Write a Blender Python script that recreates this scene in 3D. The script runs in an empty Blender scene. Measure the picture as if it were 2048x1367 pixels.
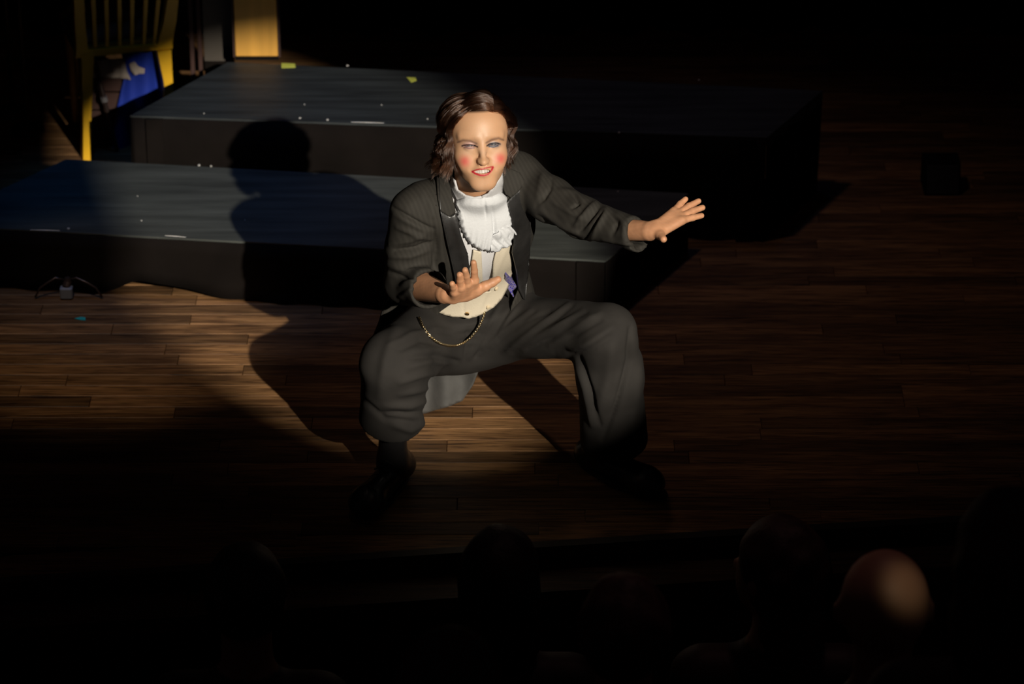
import bpy, math, random
import numpy as np
from mathutils import Vector, Matrix
from mathutils.geometry import delaunay_2d_cdt

random.seed(7)
rng = np.random.default_rng(7)
S = bpy.context.scene
COL = S.collection
F32 = np.float32

# ------------------------------------------------------------------ camera
PITCH = math.radians(27.0)
FPX, CX, CY = 6840.0, 1024.0, 683.5
CAM = np.array([0.0, -7.89, 4.34])
C_R = np.array([1.0, 0.0, 0.0])
C_U = np.array([0.0, math.sin(PITCH), math.cos(PITCH)])
C_F = np.array([0.0, math.cos(PITCH), -math.sin(PITCH)])
cam_d = bpy.data.cameras.new('camera')
cam = bpy.data.objects.new('camera', cam_d)
COL.objects.link(cam)
cam.location = CAM
cam.rotation_euler = (math.pi / 2 - PITCH, 0, 0)
cam_d.sensor_width = 36.0
cam_d.lens = 36.0 * FPX / 2048.0
cam_d.clip_end = 60
cam_d.dof.use_dof = True
cam_d.dof.focus_distance = 8.42
cam_d.dof.aperture_fstop = 3.6
S.camera = cam

# ------------------------------------------------------------------ world, lights, exposure
S.view_settings.view_transform = 'Standard'
S.view_settings.look = 'None'
S.view_settings.exposure = 0.0
S.view_settings.gamma = 1.0
S.view_settings.use_curve_mapping = False
w = bpy.data.worlds.new('world')
S.world = w
w.use_nodes = True
w.node_tree.nodes['Background'].inputs[0].default_value = (0.5, 0.30, 0.33, 1)
w.node_tree.nodes['Background'].inputs[1].default_value = 0.008


def spot(name, loc, target, energy, col, size_deg, blend, radius):
    d = bpy.data.lights.new(name, 'SPOT')
    d.energy = energy
    d.color = col
    d.spot_size = math.radians(size_deg)
    d.spot_blend = blend
    d.shadow_soft_size = radius
    o = bpy.data.objects.new(name, d)
    COL.objects.link(o)
    o.location = loc
    v = Vector(target) - Vector(loc)
    o.rotation_euler = v.to_track_quat('-Z', 'Y').to_euler()
    return o


FS_DIR = np.array([0.3366, -0.8415, 0.4226])      # from the performer towards the follow spot
FS_DIR /= np.linalg.norm(FS_DIR)
FS_LOC = np.array([-0.17, 0.0, 0.68]) + FS_DIR * 16.0
FS_AIM = np.array([-0.080, 0.017, 0.635])
spot('follow_spot', FS_LOC, FS_AIM, 13500, (1.0, 0.92, 0.80), 4.14, 0.04, 0.07)
spot('blue_wash', (-1.0, 0.9, 5.0), (-0.95, 1.25, 0.2), 100, (0.07, 0.34, 1.0), 21, 0.9, 0.08)
spot('blue_rear_wash', (0.4, 2.2, 5.0), (0.1, 1.55, 0.3), 16, (0.20, 0.34, 1.0), 30, 1.0, 0.12)
spot('warm_wash', (-0.55, 0.75, 4.8), (0.35, 1.02, 0.0), 42, (1.0, 0.70, 0.62), 40, 1.0, 0.12)
spot('floor_wash', (-1.3, -2.0, 5.0), (-1.15, 0.64, 0.0), 195, (1.0, 0.78, 0.58), 11.5, 0.9, 0.08)
spot('audience_glow', (1.1, -4.4, 3.3), (0.762, -2.2, 0.90), 55, (1.0, 0.80, 0.50), 2.4, 1.0, 0.02)
spot('house_glow', (0.8, -1.0, 3.6), (0.7, -2.0, 0.6), 9, (1.0, 0.50, 0.46), 50, 1.0, 0.1)

# ------------------------------------------------------------------ pixel helpers (photograph frame 2048x1367)


def ray(px, py):
    px = np.asarray(px, float)
    py = np.asarray(py, float)
    return C_F + ((px - CX) / FPX)[..., None] * C_R + ((CY - py) / FPX)[..., None] * C_U


def at_y(px, py, y):
    r = ray(px, py)
    return CAM + r * ((np.asarray(y) - CAM[1]) / r[..., 1])[..., None]


def at_z(px, py, z):
    r = ray(px, py)
    return CAM + r * ((np.asarray(z) - CAM[2]) / r[..., 2])[..., None]


def at_d(px, py, d):
    return CAM + ray(px, py) * np.asarray(d)[..., None]


def proj(P):
    q = P - CAM
    d = q @ C_F
    return CX + FPX * (q @ C_R) / d, CY - FPX * (q @ C_U) / d, d


def nrm(v):
    v = np.asarray(v, float)
    return v / np.linalg.norm(v)


# ------------------------------------------------------------------ object helpers
def tag(o, label=None, cat=None, group=None, kind=None):
    if label: o['label'] = label
    if cat: o['category'] = cat
    if group: o['group'] = group
    if kind: o['kind'] = kind
    return o


def empty(name, loc=(0, 0, 0), parent=None):
    o = bpy.data.objects.new(name, None)
    COL.objects.link(o)
    o.location = loc
    if parent: o.parent = parent
    return o


def link(name, me, mat=None, parent=None, smooth=True):
    o = bpy.data.objects.new(name, me)
    COL.objects.link(o)
    if mat is not None and not me.materials:
        me.materials.append(mat)
    if parent is not None:
        o.parent = parent
        bl = Vector((0, 0, 0))
        p = parent
        M = Matrix.Identity(4)
        while p is not None:
            M = p.matrix_basis @ M
            p = p.parent
        o.matrix_basis = M.inverted() @ o.matrix_basis
    if smooth and len(me.polygons):
        me.polygons.foreach_set('use_smooth', np.ones(len(me.polygons), bool))
    me.update()
    return o


def mesh_np(name, V, Q):
    """mesh from vertices and quads / triangles held in numpy arrays"""
    me = bpy.data.meshes.new(name)
    V = np.asarray(V, F32)
    Q = np.asarray(Q, np.int32)
    k = Q.shape[1]
    me.vertices.add(len(V))
    me.vertices.foreach_set('co', V.ravel())
    me.loops.add(Q.size)
    me.loops.foreach_set('vertex_index', Q.ravel())
    me.polygons.add(len(Q))
    me.polygons.foreach_set('loop_start', np.arange(0, Q.size, k, dtype=np.int32))
    me.polygons.foreach_set('loop_total', np.full(len(Q), k, np.int32))
    me.update(calc_edges=True)
    me.validate()
    return me


class MB:
    """collects simple solids and links them as one mesh"""

    def __init__(s):
        s.v = []
        s.f = []

    def add(s, V, Fc):
        b = len(s.v)
        s.v += [tuple(map(float, p)) for p in V]
        s.f += [tuple(i + b for i in f) for f in Fc]
        return s

    def hexa(s, bot, top):
        """bottom and top quads given in the same order"""
        V = list(bot) + list(top)
        n = len(bot)
        Fc = [tuple(range(n - 1, -1, -1)), tuple(range(n, 2 * n))]
        Fc += [(i, (i + 1) % n, n + (i + 1) % n, n + i) for i in range(n)]
        return s.add(V, Fc)

    def box(s, c, size, R=None):
        c = np.asarray(c, float)
        h = np.asarray(size, float) / 2
        P = [np.array((x, y, z)) * h for z in (-1, 1) for x, y in ((-1, -1), (1, -1), (1, 1), (-1, 1))]
        if R is not None: P = [R @ p for p in P]
        P = [p + c for p in P]
        return s.hexa(P[:4], P[4:])

    def bevbox(s, c, size, b=0.004, R=None):
        """box with chamfered vertical and horizontal edges"""
        c = np.asarray(c, float)
        hx, hy, hz = np.asarray(size, float) / 2

        def ring(ix, z):
            x, y, e = hx - ix, hy - ix, b
            return [np.array(p) for p in ((-x + e, -y, z), (x - e, -y, z), (x, -y + e, z), (x, y - e, z),
                                          (x - e, y, z), (-x + e, y, z), (-x, y - e, z), (-x, -y + e, z))]
        rings = [ring(b, -hz), ring(0, -hz + b), ring(0, hz - b), ring(b, hz)]
        P = [p for r_ in rings for p in r_]
        if R is not None: P = [R @ p for p in P]
        P = [p + c for p in P]
        Fc = [tuple(range(7, -1, -1)), tuple(range(24, 32))]
        for k in range(3):
            Fc += [(8 * k + i, 8 * k + (i + 1) % 8, 8 * k + 8 + (i + 1) % 8, 8 * k + 8 + i) for i in range(8)]
        return s.add(P, Fc)

    def tube(s, pts, rad, n=8, cap=True):
        pts = [np.asarray(p, float) for p in pts]
        m = len(pts)
        if np.isscalar(rad): rad = [rad] * m
        V = []
        up = np.array([0.13, 0.27, 0.95])
        t0 = nrm(pts[1] - pts[0])
        a = nrm(np.cross(t0, up))
        for i, p in enumerate(pts):
            t = nrm(pts[min(i + 1, m - 1)] - pts[max(i - 1, 0)])
            a = nrm(a - t * (a @ t))
            b_ = np.cross(t, a)
            for k in range(n):
                an = 2 * math.pi * k / n
                V.append(p + rad[i] * (math.cos(an) * a + math.sin(an) * b_))
        Fc = [(i * n + k, i * n + (k + 1) % n, (i + 1) * n + (k + 1) % n, (i + 1) * n + k)
              for i in range(m - 1) for k in range(n)]
        if cap: Fc += [tuple(range(n - 1, -1, -1)), tuple(range((m - 1) * n, m * n))]
        return s.add(V, Fc)

    def build(s, name, mat, parent=None, smooth=False):
        me = bpy.data.meshes.new(name)
        me.from_pydata(s.v, [], s.f)
        me.update()
        return link(name, me, mat, parent, smooth)


# ------------------------------------------------------------------ materials
def mat(name, col=(0.5, 0.5, 0.5), rough=0.6, metal=0.0, spec=0.5, var=0.0, vscale=8.0, bump=0.0, bscale=60.0,
        attr=None, sheen=0.0, sss=0.0, stretch=(1, 1, 1), coat=0.0, objrand=0.0):
    m = bpy.data.materials.new(name)
    m.use_nodes = True
    nt = m.node_tree
    N, L = nt.nodes, nt.links
    b = N['Principled BSDF']
    b.inputs['Roughness'].default_value = rough
    b.inputs['Metallic'].default_value = metal
    b.inputs['Specular IOR Level'].default_value = spec
    b.inputs['Base Color'].default_value = (*col, 1)
    if sheen:
        b.inputs['Sheen Weight'].default_value = sheen
        b.inputs['Sheen Roughness'].default_value = 0.5
    if coat: b.inputs['Coat Weight'].default_value = coat
    if sss:
        b.inputs['Subsurface Weight'].default_value = sss
        b.inputs['Subsurface Radius'].default_value = (0.010, 0.004, 0.002)
        b.inputs['Subsurface Scale'].default_value = 0.6
    tc = N.new('ShaderNodeTexCoord')
    mp = N.new('ShaderNodeMapping')
    mp.inputs['Scale'].default_value = stretch
    L.new(tc.outputs['Object'], mp.inputs['Vector'])
    src = None
    if attr:
        a = N.new('ShaderNodeAttribute')
        a.attribute_name = attr
        src = a.outputs['Color']
    if var:
        n = N.new('ShaderNodeTexNoise')
        n.inputs['Scale'].default_value = vscale
        n.inputs['Detail'].default_value = 5
        L.new(mp.outputs['Vector'], n.inputs['Vector'])
        hv = N.new('ShaderNodeMapRange')
        hv.inputs[1].default_value = 0.3
        hv.inputs[2].default_value = 0.7
        hv.inputs[3].default_value = 1 - var
        hv.inputs[4].default_value = 1 + var
        L.new(n.outputs['Fac'], hv.inputs[0])
        mx = N.new('ShaderNodeMix')
        mx.data_type = 'RGBA'
        mx.blend_type = 'MULTIPLY'
        mx.inputs['Factor'].default_value = 1
        if src: L.new(src, mx.inputs[6])
        else: mx.inputs[6].default_value = (*col, 1)
        L.new(hv.outputs[0], mx.inputs[7])
        src = mx.outputs[2]
    if objrand:
        oi = N.new('ShaderNodeObjectInfo')
        hv = N.new('ShaderNodeMapRange')
        hv.inputs[3].default_value = 1 - objrand
        hv.inputs[4].default_value = 1 + objrand
        L.new(oi.outputs['Random'], hv.inputs[0])
        mx = N.new('ShaderNodeMix')
        mx.data_type = 'RGBA'
        mx.blend_type = 'MULTIPLY'
        mx.inputs['Factor'].default_value = 1
        L.new(src, mx.inputs[6])
        L.new(hv.outputs[0], mx.inputs[7])
        src = mx.outputs[2]
    if src: L.new(src, b.inputs['Base Color'])
    if bump:
        n2 = N.new('ShaderNodeTexNoise')
        n2.inputs['Scale'].default_value = bscale
        n2.inputs['Detail'].default_value = 4
        L.new(mp.outputs['Vector'], n2.inputs['Vector'])
        bp = N.new('ShaderNodeBump')
        bp.inputs['Strength'].default_value = bump
        bp.inputs['Distance'].default_value = 0.004
        L.new(n2.outputs['Fac'], bp.inputs['Height'])
        L.new(bp.outputs['Normal'], b.inputs['Normal'])
    return m


def wood_mat(name, c1, c2, rough=0.5, rnd=0.35):
    """stained oak strip: long grain streaks, darker pores, tone differs board by board"""
    m = bpy.data.materials.new(name)
    m.use_nodes = True
    N, L = m.node_tree.nodes, m.node_tree.links
    b = N['Principled BSDF']
    b.inputs['Roughness'].default_value = rough
    geo = N.new('ShaderNodeNewGeometry')
    oi = N.new('ShaderNodeObjectInfo')
    add = N.new('ShaderNodeVectorMath')
    add.operation = 'MULTIPLY_ADD'
    L.new(oi.outputs['Random'], add.inputs[0])
    add.inputs[1].default_value = (13, 7, 3)
    L.new(geo.outputs['Position'], add.inputs[2])

    def streak(sc, scale, det):
        mp = N.new('ShaderNodeMapping')
        mp.inputs['Scale'].default_value = sc
        L.new(add.outputs[0], mp.inputs['Vector'])
        n = N.new('ShaderNodeTexNoise')
        n.inputs['Scale'].default_value = scale
        n.inputs['Detail'].default_value = det
        n.inputs['Distortion'].default_value = 0.6
        L.new(mp.outputs[0], n.inputs['Vector'])
        return n.outputs['Fac']
    s1 = streak((1.6, 22, 22), 2.5, 6)
    s2 = streak((5, 110, 110), 2.0, 3)
    cr = N.new('ShaderNodeValToRGB')
    cr.color_ramp.elements[0].position = 0.33
    cr.color_ramp.elements[0].color = (*c1, 1)
    cr.color_ramp.elements[1].position = 0.66
    cr.color_ramp.elements[1].color = (*c2, 1)
    L.new(s1, cr.inputs[0])
    pr = N.new('ShaderNodeMapRange')
    pr.inputs[1].default_value = 0.36
    pr.inputs[2].default_value = 0.5
    pr.inputs[3].default_value = 0.35
    pr.inputs[4].default_value = 1.0
    L.new(s2, pr.inputs[0])
    orr = N.new('ShaderNodeMapRange')
    orr.inputs[3].default_value = 1 - rnd
    orr.inputs[4].default_value = 1 + rnd
    L.new(oi.outputs['Random'], orr.inputs[0])
    mu = N.new('ShaderNodeMath')
    mu.operation = 'MULTIPLY'
    L.new(pr.outputs[0], mu.inputs[0])
    L.new(orr.outputs[0], mu.inputs[1])
    mx = N.new('ShaderNodeMix')
    mx.data_type = 'RGBA'
    mx.blend_type = 'MULTIPLY'
    mx.inputs['Factor'].default_value = 1
    L.new(cr.outputs[0], mx.inputs[6])
    L.new(mu.outputs[0], mx.inputs[7])
    L.new(mx.outputs[2], b.inputs['Base Color'])
    bp = N.new('ShaderNodeBump')
    bp.inputs['Strength'].default_value = 0.35
    bp.inputs['Distance'].default_value = 0.002
    L.new(s2, bp.inputs['Height'])
    L.new(bp.outputs[0], b.inputs['Normal'])
    return m


def cloth_mat(name, col, rough=0.85, stripe=0.0, axis=(1, 0, 0), freq=160, var=0.15, bump=0.25, sheen=0.0, col2=None):
    """woven suit cloth with a faint tonal stripe along the given direction"""
    m = mat(name, col, rough, var=var, vscale=14, spec=0.25, sheen=sheen)
    N, L = m.node_tree.nodes, m.node_tree.links
    b = N['Principled BSDF']
    tc = N.new('ShaderNodeTexCoord')
    n2 = N.new('ShaderNodeTexNoise')
    n2.inputs['Scale'].default_value = 700
    L.new(tc.outputs['Object'], n2.inputs['Vector'])
    bp = N.new('ShaderNodeBump')
    bp.inputs['Strength'].default_value = bump
    bp.inputs['Distance'].default_value = 0.001
    L.new(n2.outputs['Fac'], bp.inputs['Height'])
    L.new(bp.outputs['Normal'], b.inputs['Normal'])
    if stripe:
        dt = N.new('ShaderNodeVectorMath')
        dt.operation = 'DOT_PRODUCT'
        L.new(tc.outputs['Object'], dt.inputs[0])
        dt.inputs[1].default_value = tuple(nrm(axis) * freq * 2 * math.pi)
        sn = N.new('ShaderNodeMath')
        sn.operation = 'SINE'
        L.new(dt.outputs['Value'], sn.inputs[0])
        mr = N.new('ShaderNodeMapRange')
        mr.inputs[1].default_value = -1
        mr.inputs[3].default_value = 1 - stripe
        mr.inputs[4].default_value = 1 + stripe
        L.new(sn.outputs[0], mr.inputs[0])
        old = b.inputs['Base Color'].links[0].from_socket
        mx = N.new('ShaderNodeMix')
        mx.data_type = 'RGBA'
        mx.blend_type = 'MULTIPLY'
        mx.inputs['Factor'].default_value = 1
        L.new(old, mx.inputs[6])
        L.new(mr.outputs[0], mx.inputs[7])
        L.new(mx.outputs[2], b.inputs['Base Color'])
    return m


# ------------------------------------------------------------------ signed distance fields
def capsule(P, a, b, ra, rb):
    a = np.asarray(a, F32)
    b = np.asarray(b, F32)
    ba = b - a
    t = np.clip(((P - a) @ ba) / max(float(ba @ ba), 1e-9), 0, 1)
    q = P - a - t[:, None] * ba
    return np.sqrt(np.einsum('ij,ij->i', q, q)) - (ra + (rb - ra) * t)


def ellip(P, c, r, R=None):
    q = P - np.asarray(c, F32)
    if R is not None: q = q @ np.asarray(R, F32)         # columns of R are the axes
    r = np.asarray(r, F32)
    k0 = np.sqrt(np.einsum('ij,ij->i', q / r, q / r))
    k1 = np.sqrt(np.einsum('ij,ij->i', q / (r * r), q / (r * r)))
    return k0 * (k0 - 1) / np.maximum(k1, 1e-6)


def smin(a, b, k):
    h = np.maximum(k - np.abs(a - b), 0) / k
    return np.minimum(a, b) - h * h * k * 0.25


def smax(a, b, k):
    return -smin(-a, -b, k)


def polyd(P2, poly):
    """signed distance to a polygon in 2-D, negative inside"""
    poly = np.asarray(poly, float)
    n = len(poly)
    d = np.full(len(P2), 1e9)
    ins = np.zeros(len(P2), bool)
    x, y = P2[:, 0], P2[:, 1]
    for i in range(n):
        a, b = poly[i], poly[(i + 1) % n]
        ba = b - a
        t = np.clip(((P2 - a) @ ba) / (ba @ ba), 0, 1)
        q = P2 - a - t[:, None] * ba
        d = np.minimum(d, np.einsum('ij,ij->i', q, q))
        if a[1] != b[1]:
            c = (a[1] > y) != (b[1] > y)
            xi = (b[0] - a[0]) * (y - a[1]) / (b[1] - a[1]) + a[0]
            ins ^= c & (x < xi)
    return np.where(ins, -np.sqrt(d), np.sqrt(d))


def nets(sdf, lo, hi, h, n=16):
    """sparse surface nets: only blocks the surface passes through are sampled"""
    lo = np.asarray(lo, float)
    hi = np.asarray(hi, float)
    nb = np.ceil((hi - lo) / (h * n)).astype(int)
    I = np.stack(np.meshgrid(*[np.arange(k) for k in nb], indexing='ij'), -1).reshape(-1, 3)
    ctr = (lo + (I + 0.5) * n * h).astype(F32)
    dc = sdf(ctr)
    I = I[np.abs(dc) < 0.95 * n * h * 1.15]
    tot = nb * n + 2
    g = np.arange(n + 1)
    loc = np.stack(np.meshgrid(g, g, g, indexing='ij'), -1).reshape(-1, 3)
    keys, verts, quads = [], [], []
    cell = np.stack(np.meshgrid(*[np.arange(n)] * 3, indexing='ij'), -1)

    def kid(c): return (c[..., 0].astype(np.int64) * tot[1] + c[..., 1]) * tot[2] + c[..., 2]
    corners = [(i, j, k) for i in (0, 1) for j in (0, 1) for k in (0, 1)]
    edges = [(a, b) for a in range(8) for b in range(a + 1, 8)
             if sum(abs(corners[a][q] - corners[b][q]) for q in range(3)) == 1]
    step = 60
    for s0 in range(0, len(I), step):
        B = I[s0:s0 + step]
        m = len(B)
        G = B[:, None, :] * n + loc[None]
        P = (lo + G.reshape(-1, 3) * h).astype(F32)
        D = sdf(P).reshape(m, n + 1, n + 1, n + 1)
        D = np.where(D == 0, 1e-9, D)
        cv = np.stack([D[:, i:i + n, j:j + n, k:k + n] for i, j, k in corners], -1)
        neg = cv < 0
        act = neg.any(-1) & ~neg.all(-1)
        bi, ci, cj, ck = np.nonzero(act)
        if len(bi) == 0: continue
        v = cv[bi, ci, cj, ck]
        acc = np.zeros((len(bi), 3))
        cnt = np.zeros(len(bi))
        for a, b in edges:
            x = (v[:, a] < 0) != (v[:, b] < 0)
            t = v[x, a] / (v[x, a] - v[x, b])
            pa, pb = np.array(corners[a], float), np.array(corners[b], float)
            acc[x] += pa + t[:, None] * (pb - pa)
            cnt[x] += 1
        base = B[bi] * n + np.stack([ci, cj, ck], -1)
        verts.append(lo + (base + acc / cnt[:, None]) * h)
        keys.append(kid(base))
        for ax in range(3):                                # edges along ax starting on the block's own nodes
            u, w_ = (ax + 1) % 3, (ax + 2) % 3
            sl0 = [slice(None)] + [slice(0, n)] * 3
            sl1 = list(sl0)
            sl1[ax + 1] = slice(1, n + 1)
            d0, d1 = D[tuple(sl0)], D[tuple(sl1)]
            e = (d0 < 0) != (d1 < 0)
            b2, i2, j2, k2 = np.nonzero(e)
            if len(b2) == 0: continue
            cb = B[b2] * n + np.stack([i2, j2, k2], -1)
            du = np.zeros(3, int); du[u] = 1
            dw = np.zeros(3, int); dw[w_] = 1
            ok = (cb[:, u] > 0) & (cb[:, w_] > 0)
            q = np.stack([kid(cb - du - dw), kid(cb - dw), kid(cb), kid(cb - du)], -1)
            fl = d0[b2, i2, j2, k2] > 0
            q[fl] = q[fl][:, ::-1]
            quads.append(q[ok])
    K = np.concatenate(keys)
    V = np.concatenate(verts)
    Q = np.concatenate(quads)
    o = np.argsort(K)
    K, V = K[o], V[o]
    ix = np.searchsorted(K, Q)
    ix = np.clip(ix, 0, len(K) - 1)
    good = (K[ix] == Q).all(-1)
    return V, ix[good]


def normals(V, Q):
    N = np.zeros_like(V)
    fn = np.cross(V[Q[:, 2]] - V[Q[:, 0]], V[Q[:, -1]] - V[Q[:, 1]])
    for k in range(Q.shape[1]):
        np.add.at(N, Q[:, k], fn)
    return N / np.maximum(np.linalg.norm(N, axis=1), 1e-12)[:, None]


def relax(V, Q, it=1, f=0.5):
    for _ in range(it):
        A = np.zeros_like(V)
        c = np.zeros(len(V))
        k = Q.shape[1]
        for i in range(k):
            np.add.at(A, Q[:, i], V[Q[:, (i + 1) % k]])
            np.add.at(A, Q[:, (i + 1) % k], V[Q[:, i]])
            np.add.at(c, Q[:, i], 1)
            np.add.at(c, Q[:, (i + 1) % k], 1)
        V = V + f * (A / np.maximum(c, 1)[:, None] - V)
    return V


def march(sdf, px, py, d0=7.6, d1=9.6, off=0.0):
    """first hit of the pixel rays with a field, as world points"""
    r = ray(px, py)
    ln = np.linalg.norm(r, axis=1)
    d = np.full(len(r), d0)
    for _ in range(70):
        s = sdf((CAM + r * d[:, None]).astype(F32)) - off
        d += np.clip(s, -0.05, 0.05) / ln * 0.85
        d = np.minimum(d, d1)
    return CAM + r * d[:, None], d < d1 - 1e-3


def noise3(P, sc, seed=0):
    """cheap smooth pseudo noise in about -1..1"""
    r = np.random.default_rng(seed)
    o = np.zeros(len(P))
    for k in range(5):
        d = r.normal(size=3)
        d /= np.linalg.norm(d)
        o += np.sin((P @ d) * sc * (0.7 + 0.5 * r.random()) * 2 * np.pi + r.random() * 6.28)
    return o / 3.2


def folds(V, N, strokes, surf=None):
    """each stroke: pixel polyline, width (m), height (m, negative = crease). Displaces along the normal, near side only."""
    V = V.copy()
    px, py, d = proj(V)
    front = (N @ C_F) < 0.25
    P2 = np.stack([px, py], -1)
    out = np.zeros(len(V))
    for pl, wd, ht in strokes:
        pl = np.asarray(pl, float)
        wpx = wd * 760
        lo, hi = pl.min(0) - 4 * wpx, pl.max(0) + 4 * wpx
        m = front & (px > lo[0]) & (px < hi[0]) & (py > lo[1]) & (py < hi[1])
        if not m.any(): continue
        Q2 = P2[m]
        best = np.full(len(Q2), 1e9)
        tt = np.zeros(len(Q2))
        L = np.concatenate([[0], np.cumsum(np.linalg.norm(np.diff(pl, axis=0), axis=1))])
        for i in range(len(pl) - 1):
            a, b = pl[i], pl[i + 1]
            ba = b - a
            t = np.clip(((Q2 - a) @ ba) / (ba @ ba), 0, 1)
            dd = np.linalg.norm(Q2 - a - t[:, None] * ba, axis=1)
            up = dd < best
            best = np.where(up, dd, best)
            tt = np.where(up, (L[i] + t * (L[i + 1] - L[i])) / L[-1], tt)
        env = np.sin(np.pi * np.clip(0.08 + 0.84 * tt, 0, 1)) ** 0.6
        out[m] += 1.1 * ht * env * np.exp(-(best / wpx) ** 2)
    return V + N * out[:, None]


def sheet(name, poly, surf, thick, material, parent, g=4.0, disp=None, smooth=True, off=0.0, relaxn=0):
    """cloth patch: outline in the photograph's pixels, laid on a surface in space, given real thickness"""
    poly = [np.asarray(p, float) for p in poly]
    B = []
    n = len(poly)
    for i in range(n):
        a, b = poly[i], poly[(i + 1) % n]
        m = max(1, int(np.linalg.norm(b - a) / g))
        B += [a + (b - a) * k / m for k in range(m)]
    P = np.array(B)
    lo, hi = P.min(0), P.max(0)
    X, Y = np.meshgrid(np.arange(lo[0], hi[0], g), np.arange(lo[1], hi[1], g))
    X = X + (np.arange(X.shape[0]) % 2)[:, None] * g / 2
    I = np.stack([X.ravel(), Y.ravel()], -1)
    I = I[polyd(I, P) < -0.55 * g]
    allp = np.concatenate([P, I])
    nb_ = len(P)
    r = delaunay_2d_cdt([Vector(p) for p in allp], [], [list(range(nb_))], 1, 1e-4)
    P2 = np.array([tuple(v) for v in r[0]])
    T = np.array([f for f in r[2] if len(f) == 3])
    Wp = surf(P2[:, 0], P2[:, 1])
    if relaxn: Wp = relax(Wp, T, relaxn, 0.5)
    N = normals(Wp, np.concatenate([T], 0))
    if (N @ C_F).mean() > 0:
        T = T[:, ::-1]
        N = -N
    Wp = Wp + N * off
    if disp is not None:
        dd = disp(P2[:, 0], P2[:, 1])
        if dd.ndim == 2: Wp = Wp + dd
        else: Wp = Wp + N * dd[:, None]
        N = normals(Wp, T)
    back = Wp - N * thick
    # rim
    from collections import defaultdict
    ec = defaultdict(int)
    for a, b, c in T:
        for e in ((a, b), (b, c), (c, a)): ec[e] += 1
    rim = [e for e in ec if (e[1], e[0]) not in ec]
    m = len(Wp)
    me = bpy.data.meshes.new(name)
    Fc = [tuple(map(int, t)) for t in T] + [tuple(int(x) + m for x in t[::-1]) for t in T]
    Fc += [(int(b), int(a), int(a) + m, int(b) + m) for a, b in rim]
    me.from_pydata([tuple(p) for p in np.concatenate([Wp, back])], [], Fc)
    me.update()
    return link(name, me, material, parent, smooth)


# ================================================================== THE SETTING
M_plank = wood_mat('stained_oak', (0.125, 0.060, 0.024), (0.32, 0.168, 0.068), rnd=0.45)
M_sub = mat('floor_gap', (0.012, 0.008, 0.006), 0.9)
M_edge = wood_mat('nosing_oak', (0.06, 0.028, 0.015), (0.13, 0.065, 0.03))
M_deck = mat('deck_paint_lit', (0.060, 0.065, 0.058), 0.5, var=0.35, vscale=5, bump=0.25, bscale=30, stretch=(0.6, 6, 6))  # lower deck: brighter light on it is put into the paint colour
M_deck2 = mat('deck_paint_dim', (0.024, 0.028, 0.029), 0.55, var=0.45, vscale=5, bump=0.25, bscale=30, stretch=(0.6, 6, 6))  # same black paint; dimmer, bluer light on the upper deck put into the colour
M_skirt = mat('black_skirt_cloth', (0.0075, 0.0055, 0.0045), 0.95, var=0.2, spec=0.1)
M_drape = mat('black_drape', (0.010, 0.009, 0.009), 0.95, spec=0.05, var=0.2)
M_dark = mat('house_floor', (0.06, 0.014, 0.012), 0.8, var=0.3)


def edge_pts():
    A = at_z(-300., 1176., 0.0)
    B = at_z(1430., 1060., 0.0)
    C = at_z(2300., 1012., 0.0)
    return A, B, C


EA, EB, EC_ = edge_pts()


def edge_y(x):
    return np.interp(x, [EA[0], EB[0], EC_[0]], [EA[1], EB[1], EC_[1]])


# stage floor: slab with boards laid on it
sub = MB()
xs = np.linspace(-3.2, 3.2, 9)
sub.hexa([(x, edge_y(x), -0.9) for x in xs] + [(3.2, 6, -0.9), (-3.2, 6, -0.9)],
         [(x, edge_y(x), -0.019) for x in xs] + [(3.2, 6, -0.019), (-3.2, 6, -0.019)])
floor = tag(sub.build('floor', M_sub), 'dark stained hardwood stage floor of long narrow strips', kind='structure')
PW = 0.062
plank_me = {}
rest = MB()
cand = []
row = 0
y = -0.50
while y < 3.3:
    off = random.uniform(0, 1.0)
    x = -3.14 + .1 * (row % 3) * off
    while x < 3.1:
        L_ = random.choice([0.6, 0.8, 1.0, 1.2])
        if x > -3.15 and x + L_ < 3.15: cand.append((x, y, L_))
        x += L_
    y += PW
    row += 1


def inview(x, y, L_):
    for q in (0.0, 0.5, 1.0):
        a, b, _ = proj(np.array([x + q * L_, y, 0.0]))
        if -40 < a < 2088 and -20 < b < 1200: return True
    return False


vis = [c for c in cand if inview(*c) and edge_y(c[0] + c[2] / 2) < c[1] - 0.03]
# boards under the platforms show nothing
hid = []
for c in vis:
    a, b, _ = proj(np.array([c[0] + c[2] / 2, c[1] + PW / 2, 0]))
    a0, b0, _ = proj(np.array([c[0], c[1], 0.]))
    a1, b1, _ = proj(np.array([c[0] + c[2], c[1], 0.]))
    if a0 > 300 and a1 < 1240 and b < 560: hid.append(c)
vis = [c for c in vis if c not in hid]
vis.sort(key=lambda c: c[1])
near, far = vis[:298], vis[298:]
for (x, y, L_) in near:
    key = L_
    if key not in plank_me:
        mb = MB()
        mb.bevbox((L_ / 2, PW / 2, -0.01), (L_ - 0.0012, PW - 0.0012, 0.02), 0.0012)
        me = bpy.data.meshes.new('plank')
        me.from_pydata(mb.v, [], mb.f)
        me.materials.append(M_plank)
        plank_me[key] = me
    o = bpy.data.objects.new('plank', plank_me[key])
    COL.objects.link(o)
    o.location = (x, y, random.uniform(-0.0004, 0.0004))
    o.rotation_euler = (random.uniform(-.003, .003), 0, 0)
    o.parent = floor
for (x, y, L_) in far + [c for c in cand if c not in vis and c[1] > edge_y(c[0]) + 0.05 and c[1] > 0.6]:
    rest.bevbox((x + L_ / 2, y + PW / 2, -0.01), (L_ - 0.0012, PW - 0.0012, 0.02), 0.0012)
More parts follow.
